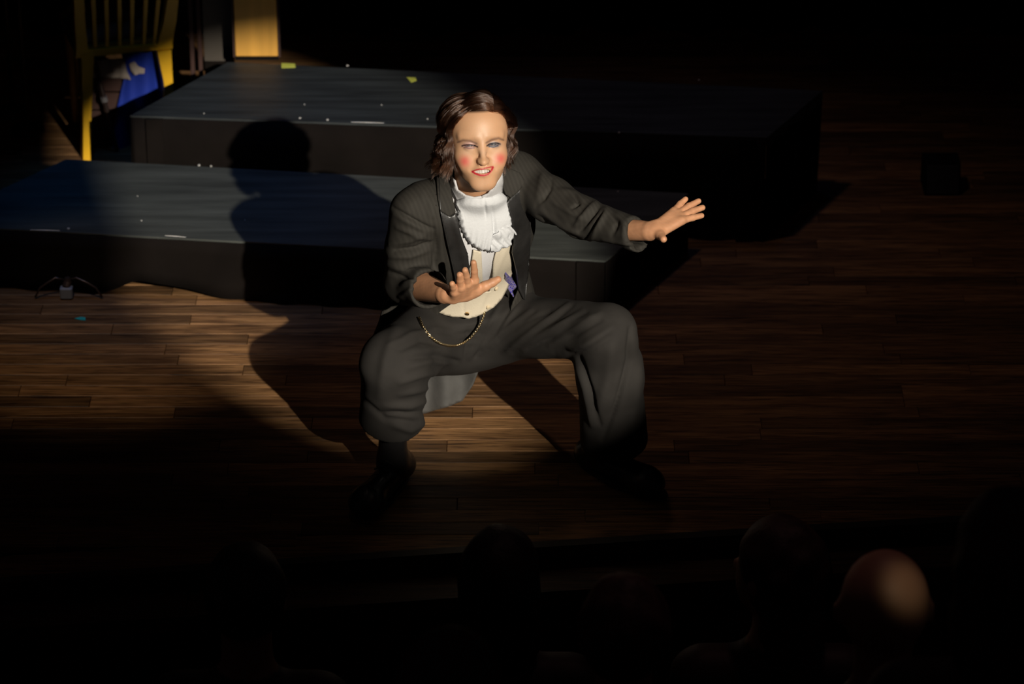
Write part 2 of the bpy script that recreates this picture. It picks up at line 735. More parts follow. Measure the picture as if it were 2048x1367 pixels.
tag(rest.build('plank_field', M_plank, floor), 'farther floor strips in shadow', kind='stuff')
# front strip following the slanting stage edge, and fascia
fr = MB()
for x0, x1 in zip(xs[:-1], xs[1:]):
    y0, y1 = edge_y(x0), edge_y(x1)
    fr.hexa([(x0, y0, -0.018), (x1, y1, -0.018), (x1, y1 + .11, -0.018), (x0, y0 + .11, -0.018)],
            [(x0, y0, -0.0015), (x1, y1, -0.0015), (x1, y1 + .11, -0.0015), (x0, y0 + .11, -0.0015)])
# filler under the first boards only, so nothing shows between edge and strips
tag(fr.build('front_strip', M_plank, floor), 'stage floor strip along its front edge')
ns = MB()
for x0, x1 in zip(xs[:-1], xs[1:]):
    y0, y1 = edge_y(x0), edge_y(x1)
    ns.hexa([(x0, y0 - .03, -0.03), (x1, y1 - .03, -0.03), (x1, y1, -0.03), (x0, y0, -0.03)],
            [(x0, y0 - .03, 0.003), (x1, y1 - .03, 0.003), (x1, y1, 0.003), (x0, y0, 0.003)])
M_nose = mat('worn_metal_nosing', (0.10, 0.09, 0.08), 0.35, metal=0.6)
tag(ns.build('trim_1', M_nose), 'thin worn nosing along the front edge of the stage', kind='structure')
stp = MB()
for x0, x1 in zip(xs[:-1], xs[1:]):
    y0, y1 = edge_y(x0), edge_y(x1)
    stp.hexa([(x0 + .002, y0 - .15, -0.10), (x1 - .002, y1 - .15, -0.10), (x1 - .002, y1 - .03, -0.10), (x0 + .002, y0 - .03, -0.10)],
             [(x0 + .002, y0 - .15, -0.055), (x1 - .002, y1 - .15, -0.055), (x1 - .002, y1 - .03, -0.055), (x0 + .002, y0 - .03, -0.055)])
tag(stp.build('trim_2', M_edge), 'lower wooden board running along the stage edge', kind='structure')
wf = MB()
wf.hexa([(x, edge_y(x) - 0.02, -1.0) for x in xs] + [(x, edge_y(x), -1.0) for x in xs[::-1]],
        [(x, edge_y(x) - 0.02, -0.031) for x in xs] + [(x, edge_y(x), -0.031) for x in xs[::-1]])
tag(wf.build('wall_stage_front', M_dark), 'dark face of the stage below its edge', kind='structure')
# raked house floor: one low level at the stage, then steps
hf = MB()
hf.box((0, -1.12, -.88), (6.4, 1.02, .24))
hf.box((0, -1.99, -.62), (6.4, .72, .5))
for k in range(4):
    hf.box((0, -2.35 - .8 * k - .4, -.35 + .47 * k), (6.4, .8, .9))
tag(hf.build('floor_house', M_dark), 'dark raked floor of the audience area', kind='structure')
# rear black drape with hanging folds
nx, nz = 260, 3
V = []
for j, z in enumerate((-0.0, 1.5, 3.2)):
    for i in range(nx):
        x = -3.2 + 6.4 * i / (nx - 1)
        V.append((x, 2.95 + 0.035 * math.sin(x * 26 + 1.3 * math.sin(x * 3)) + 0.02 * math.sin(x * 57), z))
Q = [(j * nx + i, j * nx + i + 1, (j + 1) * nx + i + 1, (j + 1) * nx + i) for j in range(2) for i in range(nx - 1)]
me = mesh_np('wall_back', V, Q)
o = link('wall_back', me, M_drape)
sm = o.modifiers.new('thickness', 'SOLIDIFY')
sm.thickness = 0.006
tag(o, 'black stage drape hanging at the back', kind='structure')

for nm, xx in (('wall_left', -3.17), ('wall_right', 3.17)):
    V = [(xx + .03 * math.sin(yv * 26 + math.sin(yv * 4)), yv, z) for z in (0., 3.2) for yv in np.linspace(.1, 2.95, 120)]
    Q = [(i, i + 1, 121 + i, 120 + i) for i in range(119)]
    o = link(nm, mesh_np(nm, V, Q), M_drape)
    sm = o.modifiers.new('thickness', 'SOLIDIFY')
    sm.thickness = 0.006
    tag(o, 'black side drape closing the stage', kind='structure')

# ------------------------------------------------------------------ platforms
Z1, Z2 = 0.19, 0.335


def platform(name, fl, frp, br, bl, z1, label, base_z=0.0, lift=False):
    root = empty(name)
    tag(root, label, 'platform')
    c = [at_z(*p, z1) for p in (fl, frp, br, bl)]
    root.location = tuple(sum(c) / 4 * np.array([1, 1, 0]))
    c = [np.array(p) for p in c]
    t = 0.006
    ctr = sum(c) / 4
    mb = MB()
    inn = [ctr + (p - ctr) * 0.994 for p in c]
    mb.hexa([p - (0, 0, .028) for p in inn], [p - (0, 0, 0.004) for p in inn])
    mb.hexa([p - (0, 0, 0.004) for p in c], [ctr + (p - ctr) * .998 for p in c])
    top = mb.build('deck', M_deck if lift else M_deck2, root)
    # skirt: pleated cloth around three sides, hem just above the floor
    path = [c[3], c[0], c[1], c[2]]
    for k, (a, b) in enumerate(zip(path[:-1], path[1:])):
        a = ctr + (a - ctr) * 0.996
        b = ctr + (b - ctr) * 0.996
        n = int(np.linalg.norm(b - a) / 0.012) + 2
        dirv = nrm(b - a)
        nor = np.cross(dirv, (0, 0, 1))
        V, Q = [], []
        rows = 5
        for j in range(rows):
            for i in range(n):
                s = i / (n - 1)
                p = a + (b - a) * s
                X = p[0]
                hem = 0.004
                if lift and k == 1:
                    hem += 0.045 * math.exp(-((X + 1.06) / 0.07) ** 2) if X < -1.06 else 0.045 * math.exp(-((X + 1.06) / 0.17) ** 2)
                z = (z1 - t) + (base_z + hem - (z1 - t)) * j / (rows - 1)
                wv = 0.006 * (j / (rows - 1)) * math.sin(s * np.linalg.norm(b - a) * 40 + 2 * math.sin(9 * s))
                q = p + nor * (0.004 + wv)
                V.append((q[0], q[1], z))
        Q = [(j * n + i, j * n + i + 1, (j + 1) * n + i + 1, (j + 1) * n + i)[::-1] for j in range(rows - 1) for i in range(n - 1)]
        o = link('skirt', mesh_np('skirt', V, Q), M_skirt, root)
        so = o.modifiers.new('thickness', 'SOLIDIFY')
        so.thickness = 0.003
        so.offset = -1
    # legs carry the deck
    for p in c:
        q = ctr + (p - ctr) * 0.93
        lg = MB()
        lg.box((q[0], q[1], (base_z + z1 - t) / 2), (0.05, 0.05, z1 - t - base_z))
        lg.build('leg', M_skirt, root)
    return root, c


low, low_c = platform('platform', (-150, 449), (1212, 521), (1378, 386), (131, 318), Z1,
                      'lower black stage platform in front, its top shadowed by the performer', lift=True)
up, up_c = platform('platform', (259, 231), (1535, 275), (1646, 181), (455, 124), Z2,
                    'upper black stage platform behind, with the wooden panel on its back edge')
M_chip = mat('bare_chip', (0.75, 0.72, 0.66), 0.4, metal=0.2)


def chips(root, pts, z, r=0.0035):
    for (px_, py_, k) in pts:
        c = at_z(px_, py_, z)
        mb = MB()
        rr = r * k
        mb.tube([c + (0, 0, -0.001), c + (0, 0, 0.0016)], [rr, rr * .8], 8)
        mb.build('screw', M_chip, root)


chips(up, [(695, 131, 1), (1398, 160, .8), (600, 236, 1.2), (655, 239.5, 1.2), (1238, 265, .9), (408, 227, .6),
           (763, 210, .6), (855, 238, .7), (609, 209, .6)], Z2)
chips(low, [(398, 330, 1.2), (422, 332, .9), (1236, 383, .8), (137, 457, 1.3), (283, 441, .7), (490, 440, .6), (275, 392, .5)], Z1)
for (x0, x1, y0, y1, zz, root) in ((702, 768, 244, 246, Z2, up), (330, 372, 471, 474, Z1, low), (60, 120, 459.5, 461, Z1, low)):
    a, b = at_z(x0, y0, zz), at_z(x1, y1, zz)
    mb = MB()
    mb.tube([a, (a + b) / 2, b], [0.0008, 0.0016, 0.0008], 6)
    mb.build('worn_edge', M_chip, root)
M_tapeY = mat('yellow_green_tape', (0.62, 0.66, 0.10), 0.6, var=0.1)
M_teal = mat('teal_tape', (0.02, 0.40, 0.42), 0.6, var=0.1)


def tape(pl, z, m, label, grp=None):
    P = [at_z(*p, z) for p in pl]
    mb = MB()
    mb.hexa([p + (0, 0, .0003) for p in P], [p + (0, 0, .0016) for p in P])
    return tag(mb.build('tape_mark', m), label, 'tape', grp)


tape([(563, 136), (591, 135), (590, 128), (563, 127)], Z2, M_tapeY, 'yellow-green tape strip on the upper platform beside the wooden panel')
tape([(813, 155), (822, 165), (833, 161), (831, 156)], Z2, M_tapeY, 'small yellow-green tape arrow near the middle of the upper platform')
tape([(149, 637), (160, 640), (171, 641), (171, 635), (162, 634)], 0.001, M_teal, 'small teal tape scrap on the wooden floor')
exec_after = []

# ================================================================== THE PERFORMER
def J(px_, py_, y): return at_y(float(px_), float(py_), float(y))


P0, P1, P2_, P3 = J(943, 640, .06), J(945, 585, .02), J(945, 470, -.09), J(950, 395, -.14)
SL, SR = J(829, 428, -.20), J(1040, 352, -.07)
EL, WL = J(814, 563, -.17), J(890, 588, -.37)
ER, WR = J(1165, 432, -.25), J(1300, 462, -.42)
HL, HR = J(872, 662, .02), J(1018, 652, .04)
KL, KR = J(788, 722, -.29), J(1214, 662, -.25)
AL, AR = J(785, 905, -.19), J(1205, 888, -.12)

person = empty('person', (0.0, -0.2, 0))
tag(person, 'performer in black tailcoat and white cravat squatting wide with both hands held out', 'person')

T_u = nrm(P3 - P0)
T_r = SR - SL
T_r = nrm(T_r - T_u * (T_r @ T_u))
T_f = np.cross(T_u, T_r)
T_f = T_f if T_f @ C_F < 0 else -T_f
T_R = np.stack([T_r, T_f, T_u], 1)


def torso(P):
    c = P2_ + 0
    d = ellip(P, P2_ + T_f * -.01, (.155, .105, .15), T_R)
    d = smin(d, ellip(P, P1, (.135, .10, .12), T_R), .08)
    d = smin(d, ellip(P, P0, (.15, .115, .11), T_R), .08)
    d = smin(d, capsule(P, SL + (SR - SL) * .12, P3 - T_u * .03, .055, .06), .05)
    d = smin(d, capsule(P, SR + (SL - SR) * .12, P3 - T_u * .03, .055, .06), .05)
    return d


# head frame
yaw, pit, rol = math.radians(6.5), math.radians(7.5), math.radians(3.5)
h_f = -C_F * math.cos(yaw) + C_R * math.sin(yaw)
h_f = nrm(h_f * math.cos(pit) - C_U * math.sin(pit))
h_x = nrm(np.cross(C_U, h_f))
h_u = np.cross(h_f, h_x)
h_x = h_x if h_x @ C_R > 0 else -h_x
hx2 = h_x * math.cos(rol) + h_u * math.sin(rol)
h_u = nrm(-h_x * math.sin(rol) + h_u * math.cos(rol))
h_x = hx2
H0 = J(957, 283, -.20)
H_R = np.stack([h_x, h_f, h_u], 1)


def toH(P): return (P - H0) @ H_R


def fromH(q): return H0 + np.asarray(q) @ H_R.T


def hp(px_, py_, f):
    """pixel -> head coordinates on the plane at that distance in front of the ears"""
    r = ray(px_, py_)
    t = ((H0 + h_f * f - CAM) @ h_f) / (r @ h_f)
    return toH(CAM + r * t)


EYES = [hp(940.0, 292.3, .080), hp(987.0, 289.6, .080)]
EYE_R = 0.0122
ec = [np.array([e[0], .0685, e[2]]) for e in EYES]
lipU = [hp(a, b, f) for a, b, f in ((945, 342.8, .076), (953, 340, .0845), (960, 338.4, .089), (965, 338.6, .0895), (971, 337, .089), (978, 335, .084), (985.5, 333.5, .074))]
lipL = [hp(a, b, f) for a, b, f in ((945, 343.2, .075), (952, 347, .082), (960, 349.6, .0865), (968, 350, .087), (976, 347.5, .084), (982, 341, .079), (985.5, 334.5, .073))]
mouthC = hp(965.5, 343, .086)
neckB = P3 - T_u * 0.03 - T_f * .005


def head_sdf(P):
    q = toH(P).astype(F32)
    a = np.abs(q[:, 0])
    qs = np.stack([a, q[:, 1], q[:, 2]], 1)
    d = ellip(q, (0, -.012, .034), (.070, .094, .074))
    d = smin(d, ellip(q, (0, .028, -.012), (.0610, .056, .078)), .03)
    d = smin(d, ellip(q, (0, .028, .040), (.057, .055, .056)), .03)
    d = smin(d, ellip(q, (0, .032, -.061), (.046, .048, .040)), .02)
    d = smin(d, capsule(qs, (.044, -.004, -.046), (.015, .061, -.093), .0150, .0140), .030)
    d = smin(d, ellip(q, (0, .064, -.0985), (.022, .0165, .0160)), .022)
    d = smin(d, ellip(qs, (.042, .046, -.033), (.020, .020, .019)), .022)         # cheekbones
    d = smin(d, ellip(qs, (.034, .060, -.050), (.017, .014, .017)), .02)          # smiling cheeks
    d = smin(d, capsule(qs, (.012, .081, .016), (.045, .064, .020), .0075, .007), .014)
    d = smax(d, -ellip(qs, (abs(EYES[0][0]) * .5 + abs(EYES[1][0]) * .5 - .002, .098, .0), (.020, .0165, .0115)), .012)
    # eyes with lids
    for e, c in zip(EYES, ec):
        d = smin(d, ellip(q, c, (.0145, .0142, .0135)), .004)
    # nose
    d = smin(d, capsule(q, (0, .078, .008), (0, .1010, -.041), .0070, .0074), .014)
    d = smin(d, ellip(q, (0, .1010, -.0440), (.0072, .0082, .0068)), .008)
    d = smin(d, ellip(qs, (.0106, .0900, -.0415), (.0052, .0095, .0066)), .010)
    d = smax(d, -ellip(qs, (.0068, .0935, -.0490), (.0034, .0060, .0040)), .002)
    # mouth
    d = smin(d, ellip(q, (mouthC[0] * .5, .064, mouthC[2]), (.032, .025, .023)), .016)
    dl = capsule(q, lipU[0], lipU[1], .0028, .0036)
    for i in range(1, 6): dl = np.minimum(dl, capsule(q, lipU[i], lipU[i + 1], .0037, .0037 if i < 5 else .0026))
    for i in range(6): dl = np.minimum(dl, capsule(q, lipL[i], lipL[i + 1], .0026 if i == 0 else .0048, .0048 if i < 5 else .0026))
    d = smin(d, dl, .004)
    # mouth opening
    m0, m1 = lipU[0] * .86 + lipU[6] * .14, lipU[6] * .88 + lipU[0] * .12
    mid = mouthC + np.array([0, 0, -.0008])
    op = np.minimum(capsule(q, (m0[0], .080, m0[2]), (mid[0], .090, mid[2]), .0012, .0036),
                    capsule(q, (mid[0], .090, mid[2]), (m1[0], .078, m1[2]), .0036, .0014))
    sl = ellip(q, (mid[0], .076, mid[2]), (.0225, .022, .0072))
    op = np.minimum(op, np.maximum(sl, ellip(q, (mid[0], .08, mid[2] + .001), (.019, .03, .0045))))
    d = smax(d, -op, .002)
    # nasolabial folds, philtrum
    d = smax(d, -capsule(qs, (.0185, .0925, -.044), (.031, .084, -.062), .0022, .0015), .010)
    d = smax(d, -capsule(q, (0, .101, -.053), (0, .0955, -.058), .0015, .0018), .004)
    # eye openings: an almond slot through the lids
    for e, c, s in zip(EYES, ec, (-1, 1)):
        u = (q[:, 0] - c[0])
        zc = c[2] + 0.0006 - 0.25 * 0 + (-.02 * s * u if s > 0 else .03 * u)
        hh = .0025 * np.sqrt(np.clip(1 - (u / .0138) ** 2, 0, 1))
        slot = np.maximum(np.abs(q[:, 2] - zc) - hh, np.abs(q[:, 1] - .085) - .022)
        slot = np.maximum(slot, np.abs(u) - .0136)
        slot = np.maximum(slot, -(np.linalg.norm(q - c.astype(F32), axis=1) - .0119))
        d = smax(d, -slot, .0012)
    # ears
    d = smin(d, ellip(qs, (.070, -.008, -.012), (.0075, .018, .030)), .006)
    d = smin(d, ellip(qs, (.068, .000, -.038), (.006, .009, .011)), .006)
    d = smax(d, -ellip(qs, (.078, .000, -.008), (.005, .010, .016)), .004)
    # neck
    nk = capsule(P, fromH((0, -.018, -.075)), neckB, .054, .060)
    nk = smin(nk, capsule(P, fromH((-.045, -.02, -.05)), neckB + T_f * .045 - T_r * .012, .012, .012), .03)
    nk = smin(nk, capsule(P, fromH((.045, -.02, -.05)), neckB + T_f * .045 + T_r * .012, .012, .012), .03)
    d = smin(d, nk, .014)
    d = smax(d, (P - (neckB - T_u * .04).astype(F32)) @ (-T_u).astype(F32), .01)
    return d


def chain(P, pts, k=.006):
    """pts: list of (point, radius)"""
    d = None
    for (a, ra), (b, rb) in zip(pts[:-1], pts[1:]):
        c = capsule(P, a, b, ra, rb)
        d = c if d is None else smin(d, c, k)
    return d


def handpts(W, lst):
    d0 = (W - CAM) @ C_F
    return [(at_d(float(a), float(b), d0 + c), r) for a, b, c, r in lst]


HANDL = dict(
    palm=[[(908, 596, -.012, .0135), (909, 584, -.050, .0115)], [(921, 593, -.014, .0130), (921, 575, -.058, .0115)],
          [(934, 588, -.014, .0125), (935, 568, -.060, .0115)], [(947, 583, -.010, .0120), (949, 561, -.054, .0115)]],
    fingers=[[(908, 583, -.050, .0092), (906, 573, -.071, .0082), (904, 567, -.086, .0072)],
             [(921, 574, -.058, .0098), (920, 559, -.084, .0088), (919, 549, -.102, .0076)],
             [(935, 567, -.060, .0100), (932, 551, -.090, .0088), (930, 540, -.110, .0078)],
             [(949, 560, -.054, .0098), (948.5, 541, -.076, .0086), (947, 525, -.092, .0075)]],
    thumb=[(933, 591, -.006, .0140), (955, 580, -.018, .0135), (970, 572, -.022, .0120), (985, 564.5, -.020, .0102), (996, 558.5, -.018, .0086)])
HANDR = dict(
    palm=[[(1316, 449, .002, .0125), (1347, 423, .040, .0105)], [(1318, 454, .000, .0130), (1355, 428, .034, .0110)],
          [(1320, 459, -.004, .0130), (1361, 434, .026, .0110)], [(1321, 464, -.010, .0125), (1363, 441, .014, .0110)]],
    fingers=[[(1347, 423, .040, .0088), (1360, 408, .056, .0080), (1371, 398, .066, .0068)],
             [(1355, 428, .034, .0092), (1378, 412, .058, .0082), (1397, 402, .072, .0070)],
             [(1361, 434, .026, .0092), (1385, 422, .048, .0083), (1405, 415, .062, .0071)],
             [(1363, 441, .014, .0090), (1385, 435, .030, .0080), (1403, 431, .042, .0068)]],
    thumb=[(1314, 464, -.010, .0115), (1320, 470, -.030, .0100), (1327, 478, -.052, .0085)])


def hand_sdf(H, W, E):
    palm = [handpts(W, c) for c in H['palm']]
    fin = [handpts(W, c) for c in H['fingers']]
    th = handpts(W, H['thumb'])
    wst = W + nrm(W - E) * .012
    a0, dn, r0 = (.3, 0, .0385) if H is HANDL else (.62, .010, .027)

    def f(P):
        d = chain(P, palm[0])
        for c in palm[1:]: d = smin(d, chain(P, c), .008)
        d = smin(d, capsule(P, palm[0][0][0], palm[3][0][0], .0115, .0115), .006)
        arm = smin(capsule(P, E + (W - E) * a0 - C_U * dn, W, r0, .0235), capsule(P, W, wst, .0225, .0195), .004)
        d = smin(d, arm, .014)
        for c in palm: d = smin(d, capsule(P, wst, c[0][0], .0165, .0120), .004)
        d = smin(d, chain(P, th, .006), .010)
        df = None
        for c in fin:
            e = chain(P, c, .003)
            # knuckle creases
            df = e if df is None else smin(df, e, .0015)
        return smin(d, df, .005)
    allp = np.array([p for c in palm + fin + [th] for p, r in c] + [E + (W - E) * .35])
    return f, allp.min(0) - .05, allp.max(0) + .05


def bounds(*pts, pad=.1):
    A = np.array(pts)
    return A.min(0) - pad, A.max(0) + pad


SKIN = np.array([.60, .335, .185])


def lin(*c):
    c = np.array(c) / 255.
    return np.where(c < .04045, c / 12.92, ((c + .055) / 1.055) ** 2.4)


def paintdist(P2, pl):
    pl = np.asarray(pl, float)
    best = np.full(len(P2), 1e9)
    tt = np.zeros(len(P2))
    for i in range(len(pl) - 1):
        a, b = pl[i], pl[i + 1]
        ba = b - a
        t = np.clip(((P2 - a) @ ba) / (ba @ ba), 0, 1)
        dd = np.linalg.norm(P2 - a - t[:, None] * ba, axis=1)
        up_ = dd < best
        best = np.where(up_, dd, best)
        tt = np.where(up_, (i + t) / (len(pl) - 1), tt)
    return best, tt


def head_color(V, N):
    c = np.tile(SKIN, (len(V), 1)) * (1 + .05 * noise3(V, 25, 3))[:, None]
    px_, py_, _ = proj(V)
    P2 = np.stack([px_, py_], 1)
    q = toH(V)
    fr = q[:, 1] > .02

    def mix(mask, col):
        mask = np.clip(mask, 0, 1)[:, None]
        c[:] = c * (1 - mask) + np.asarray(col) * mask
    # scalp under the hair
    mix((q[:, 2] > .052) * np.clip((q[:, 2] - .074 + .9 * np.maximum(.045 - q[:, 1], 0)) / .006, 0, 1), (.03, .014, .008))
    mix((q[:, 1] < .012) & (q[:, 2] > -.05) & (np.abs(q[:, 0]) < .2), (.05, .025, .015))
    # foundation a little paler on nose, brow and under the eyes
    for cx, cy, r, k in ((962, 262, 22, .30), (965, 305, 10, .35), (936, 303, 13, .4), (993, 301, 11, .4), (960, 372, 12, .15)):
        mix(fr * k * np.exp(-((P2[:, 0] - cx) ** 2 + (P2[:, 1] - cy) ** 2) / r ** 2), (.74, .52, .36))
    # rouge
    for cx, cy in ((929.5, 322.5), (1001, 317)):
        mix(fr * .85 * np.exp(-(((P2[:, 0] - cx) / 11.0) ** 2 + ((P2[:, 1] - cy) / 11.0) ** 2) ** 1.1), (.62, .10, .085))
    # eye shadow
    mix(fr * .55 * np.exp(-(((P2[:, 0] - 939) / 15) ** 2 + ((P2[:, 1] - 290) / 7.5) ** 2) ** 2), (.42, .27, .30))
    mix(fr * .75 * np.exp(-(((P2[:, 0] - 989) / 13) ** 2 + ((P2[:, 1] - 289) / 6.5) ** 2) ** 2), (.19, .19, .22))
    # brows
    for pl in ([(915, 284.6), (926, 280.5), (941, 282), (953, 287)], [(972.5, 285.5), (984, 279.5), (997, 276.3), (1007, 280)]):
        d, t = paintdist(P2, pl)
        wd = 2.5 - 1.0 * np.abs(2 * t - 1)
        mix(fr * .78 * np.exp(-(d / (wd * 1.3)) ** 2), (.15, .08, .055))
    # liner on the lid edges
    for pl, col in (([(924, 291.6), (931, 289.8), (940, 289.4), (949, 291), (955, 293.6)], (.030, .010, .012)),
                    ([(974, 291.5), (980, 287.6), (988, 285.6), (995, 286), (1000, 288)], (.015, .018, .026)),
                    ([(929, 294), (938, 296.4), (948, 295.5)], (.25, .13, .12)),
                    ([(978, 292.7), (987, 293.7), (996, 291)], (.06, .07, .10))):
        d, t = paintdist(P2, pl)
        mix(fr * np.clip(1.25 * np.exp(-(d / 1.45) ** 2), 0, 1), col)
    # lipstick
    d1, _ = paintdist(P2, [(944.5, 342.6), (953, 339.3), (960, 337.8), (965, 338.2), (970, 336.4), (978, 334.6), (986, 332.8)])
    d2, _ = paintdist(P2, [(945, 343.4), (952, 347.5), (960, 350.2), (968, 350.6), (976, 348), (982, 342), (986, 334.6)])
    mix(fr * np.clip(1.5 - d1 / 1.2, 0, 1), (.42, .016, .030))
    mix(fr * np.clip(1.7 - d2 / 1.6, 0, 1), (.46, .014, .030))
    inside = polyd(P2, [(946, 342.5), (965, 338.5), (985, 334), (980, 343), (968, 349), (953, 346)]) < 0
    mix(inside & (q[:, 1] < .080) & (q[:, 1] > .03), (.12, .01, .012))
    return c


def hand_color(V, N):
    c = np.tile(SKIN * np.array([.93, .83, .80]), (len(V), 1))
    return c * (1 + .09 * noise3(V, 28, 5) + .05 * noise3(V, 90, 6))[:, None]


M_skin = mat('skin', attr='Col', rough=0.50, spec=0.45, sss=0.10, bump=0.05, bscale=260)
parts = []
V, Q = nets(head_sdf, *bounds(H0, neckB, pad=.165), .0017)
V = relax(V, Q, 1, .35)
N = normals(V, Q)
parts.append((V, Q, head_color(V, N)))
for H, W, E in ((HANDL, WL, EL), (HANDR, WR, ER)):
    f, lo, hi = hand_sdf(H, W, E)
    V, Q = nets(f, lo, hi, .0016)
    V = relax(V, Q, 1, .3)
    parts.append((V, Q, hand_color(V, None)))


def trunk(P):
    d = torso(P) + .045
    d = smin(d, chain(P, [(SL, .05), (EL, .04), (EL + (WL - EL) * .3, .026)], .02), .04)
    d = smin(d, chain(P, [(SR, .05), (ER, .04), (ER - C_U * .004, .030)], .02), .04)
    for Hh, K, A in ((HL, KL, AL), (HR, KR, AR)):
        d = smin(d, chain(P, [(Hh, .075), (K, .05), (A, .034)], .03), .05)
    return d


V, Q = nets(trunk, *bounds(P0, P3, SL, SR, ER, WR, KL, KR, AL, AR, pad=.16), .008)
tc_ = hand_color(V, None)
tc_[V[:, 2] < .32] = (.012, .012, .013)          # black socks
parts.append((V, Q, tc_))
Vs, Qs, Cs, b0 = [], [], [], 0
for V, Q, c in parts:
    Vs.append(V); Qs.append(Q + b0); Cs.append(c)
    b0 += len(V)
me = mesh_np('body', np.concatenate(Vs), np.concatenate(Qs))
ca = me.color_attributes.new('Col', 'FLOAT_COLOR', 'POINT')
cc = np.concatenate(Cs)
ca.data.foreach_set('color', np.concatenate([cc, np.ones((len(cc), 1))], 1).astype(F32).ravel())
body = link('body', me, M_skin, person)

# eyes
M_eye = bpy.data.materials.new('eyeball')
M_eye.use_nodes = True
nt = M_eye.node_tree
bb = nt.nodes['Principled BSDF']
bb.inputs['Roughness'].default_value = .45
a = nt.nodes.new('ShaderNodeAttribute')
a.attribute_name = 'Col'
nt.links.new(a.outputs['Color'], bb.inputs['Base Color'])
for c in ec:
    uu, vv = np.meshgrid(np.linspace(0, 2 * np.pi, 33)[:-1], np.linspace(0.001, np.pi - .001, 24), indexing='ij')
    D = np.stack([np.sin(vv) * np.cos(uu), np.cos(vv), np.sin(vv) * np.sin(uu)], -1).reshape(-1, 3)
    gaze = nrm([.10, 1, -.02])
    V = fromH(c + D * EYE_R * np.array([1, 1, 1]))
    n, m = 32, 24
    Q = [(i * m + j, i * m + j + 1, ((i + 1) % n) * m + j + 1, ((i + 1) % n) * m + j) for i in range(n) for j in range(m - 1)]
    me = mesh_np('eye', V, Q)
    ang = D @ gaze
    col = np.tile([.15, .12, .13], (len(D), 1))
    col[ang > math.cos(math.radians(33))] = (.045, .048, .06)
    col[ang > math.cos(math.radians(12))] = (.004, .004, .004)
    ca = me.color_attributes.new('Col', 'FLOAT_COLOR', 'POINT')
    ca.data.foreach_set('color', np.concatenate([col, np.ones((len(col), 1))], 1).astype(F32).ravel())
    link('eye', me, M_eye, person)
# teeth: upper row, one tooth next to the other on an arch
M_tooth = mat('tooth', (.60, .54, .48), .2, sss=0)
mb = MB()
for i, x in enumerate((-.0158, -.0108, -.0052, .0012, .0078, .0135, .0182)):
    wd = (.0050, .0052, .0060, .0066, .0062, .0052, .0042)[i]
    q = np.array([mouthC[0] + x, .0845 - 26 * x * x, mouthC[2] + .0006 + 7 * x * x + .10 * x])
    bx = MB()
    bx.bevbox((0, 0, 0), (wd + .0003, .0045, .0104), .0008)
    R_ = np.array([[math.cos(-x * 35), -math.sin(-x * 35), 0], [math.sin(-x * 35), math.cos(-x * 35), 0], [0, 0, 1]])
    mb.add([fromH(q + R_ @ np.array(v)) for v in bx.v], bx.f)
mb.build('teeth', M_tooth, person)

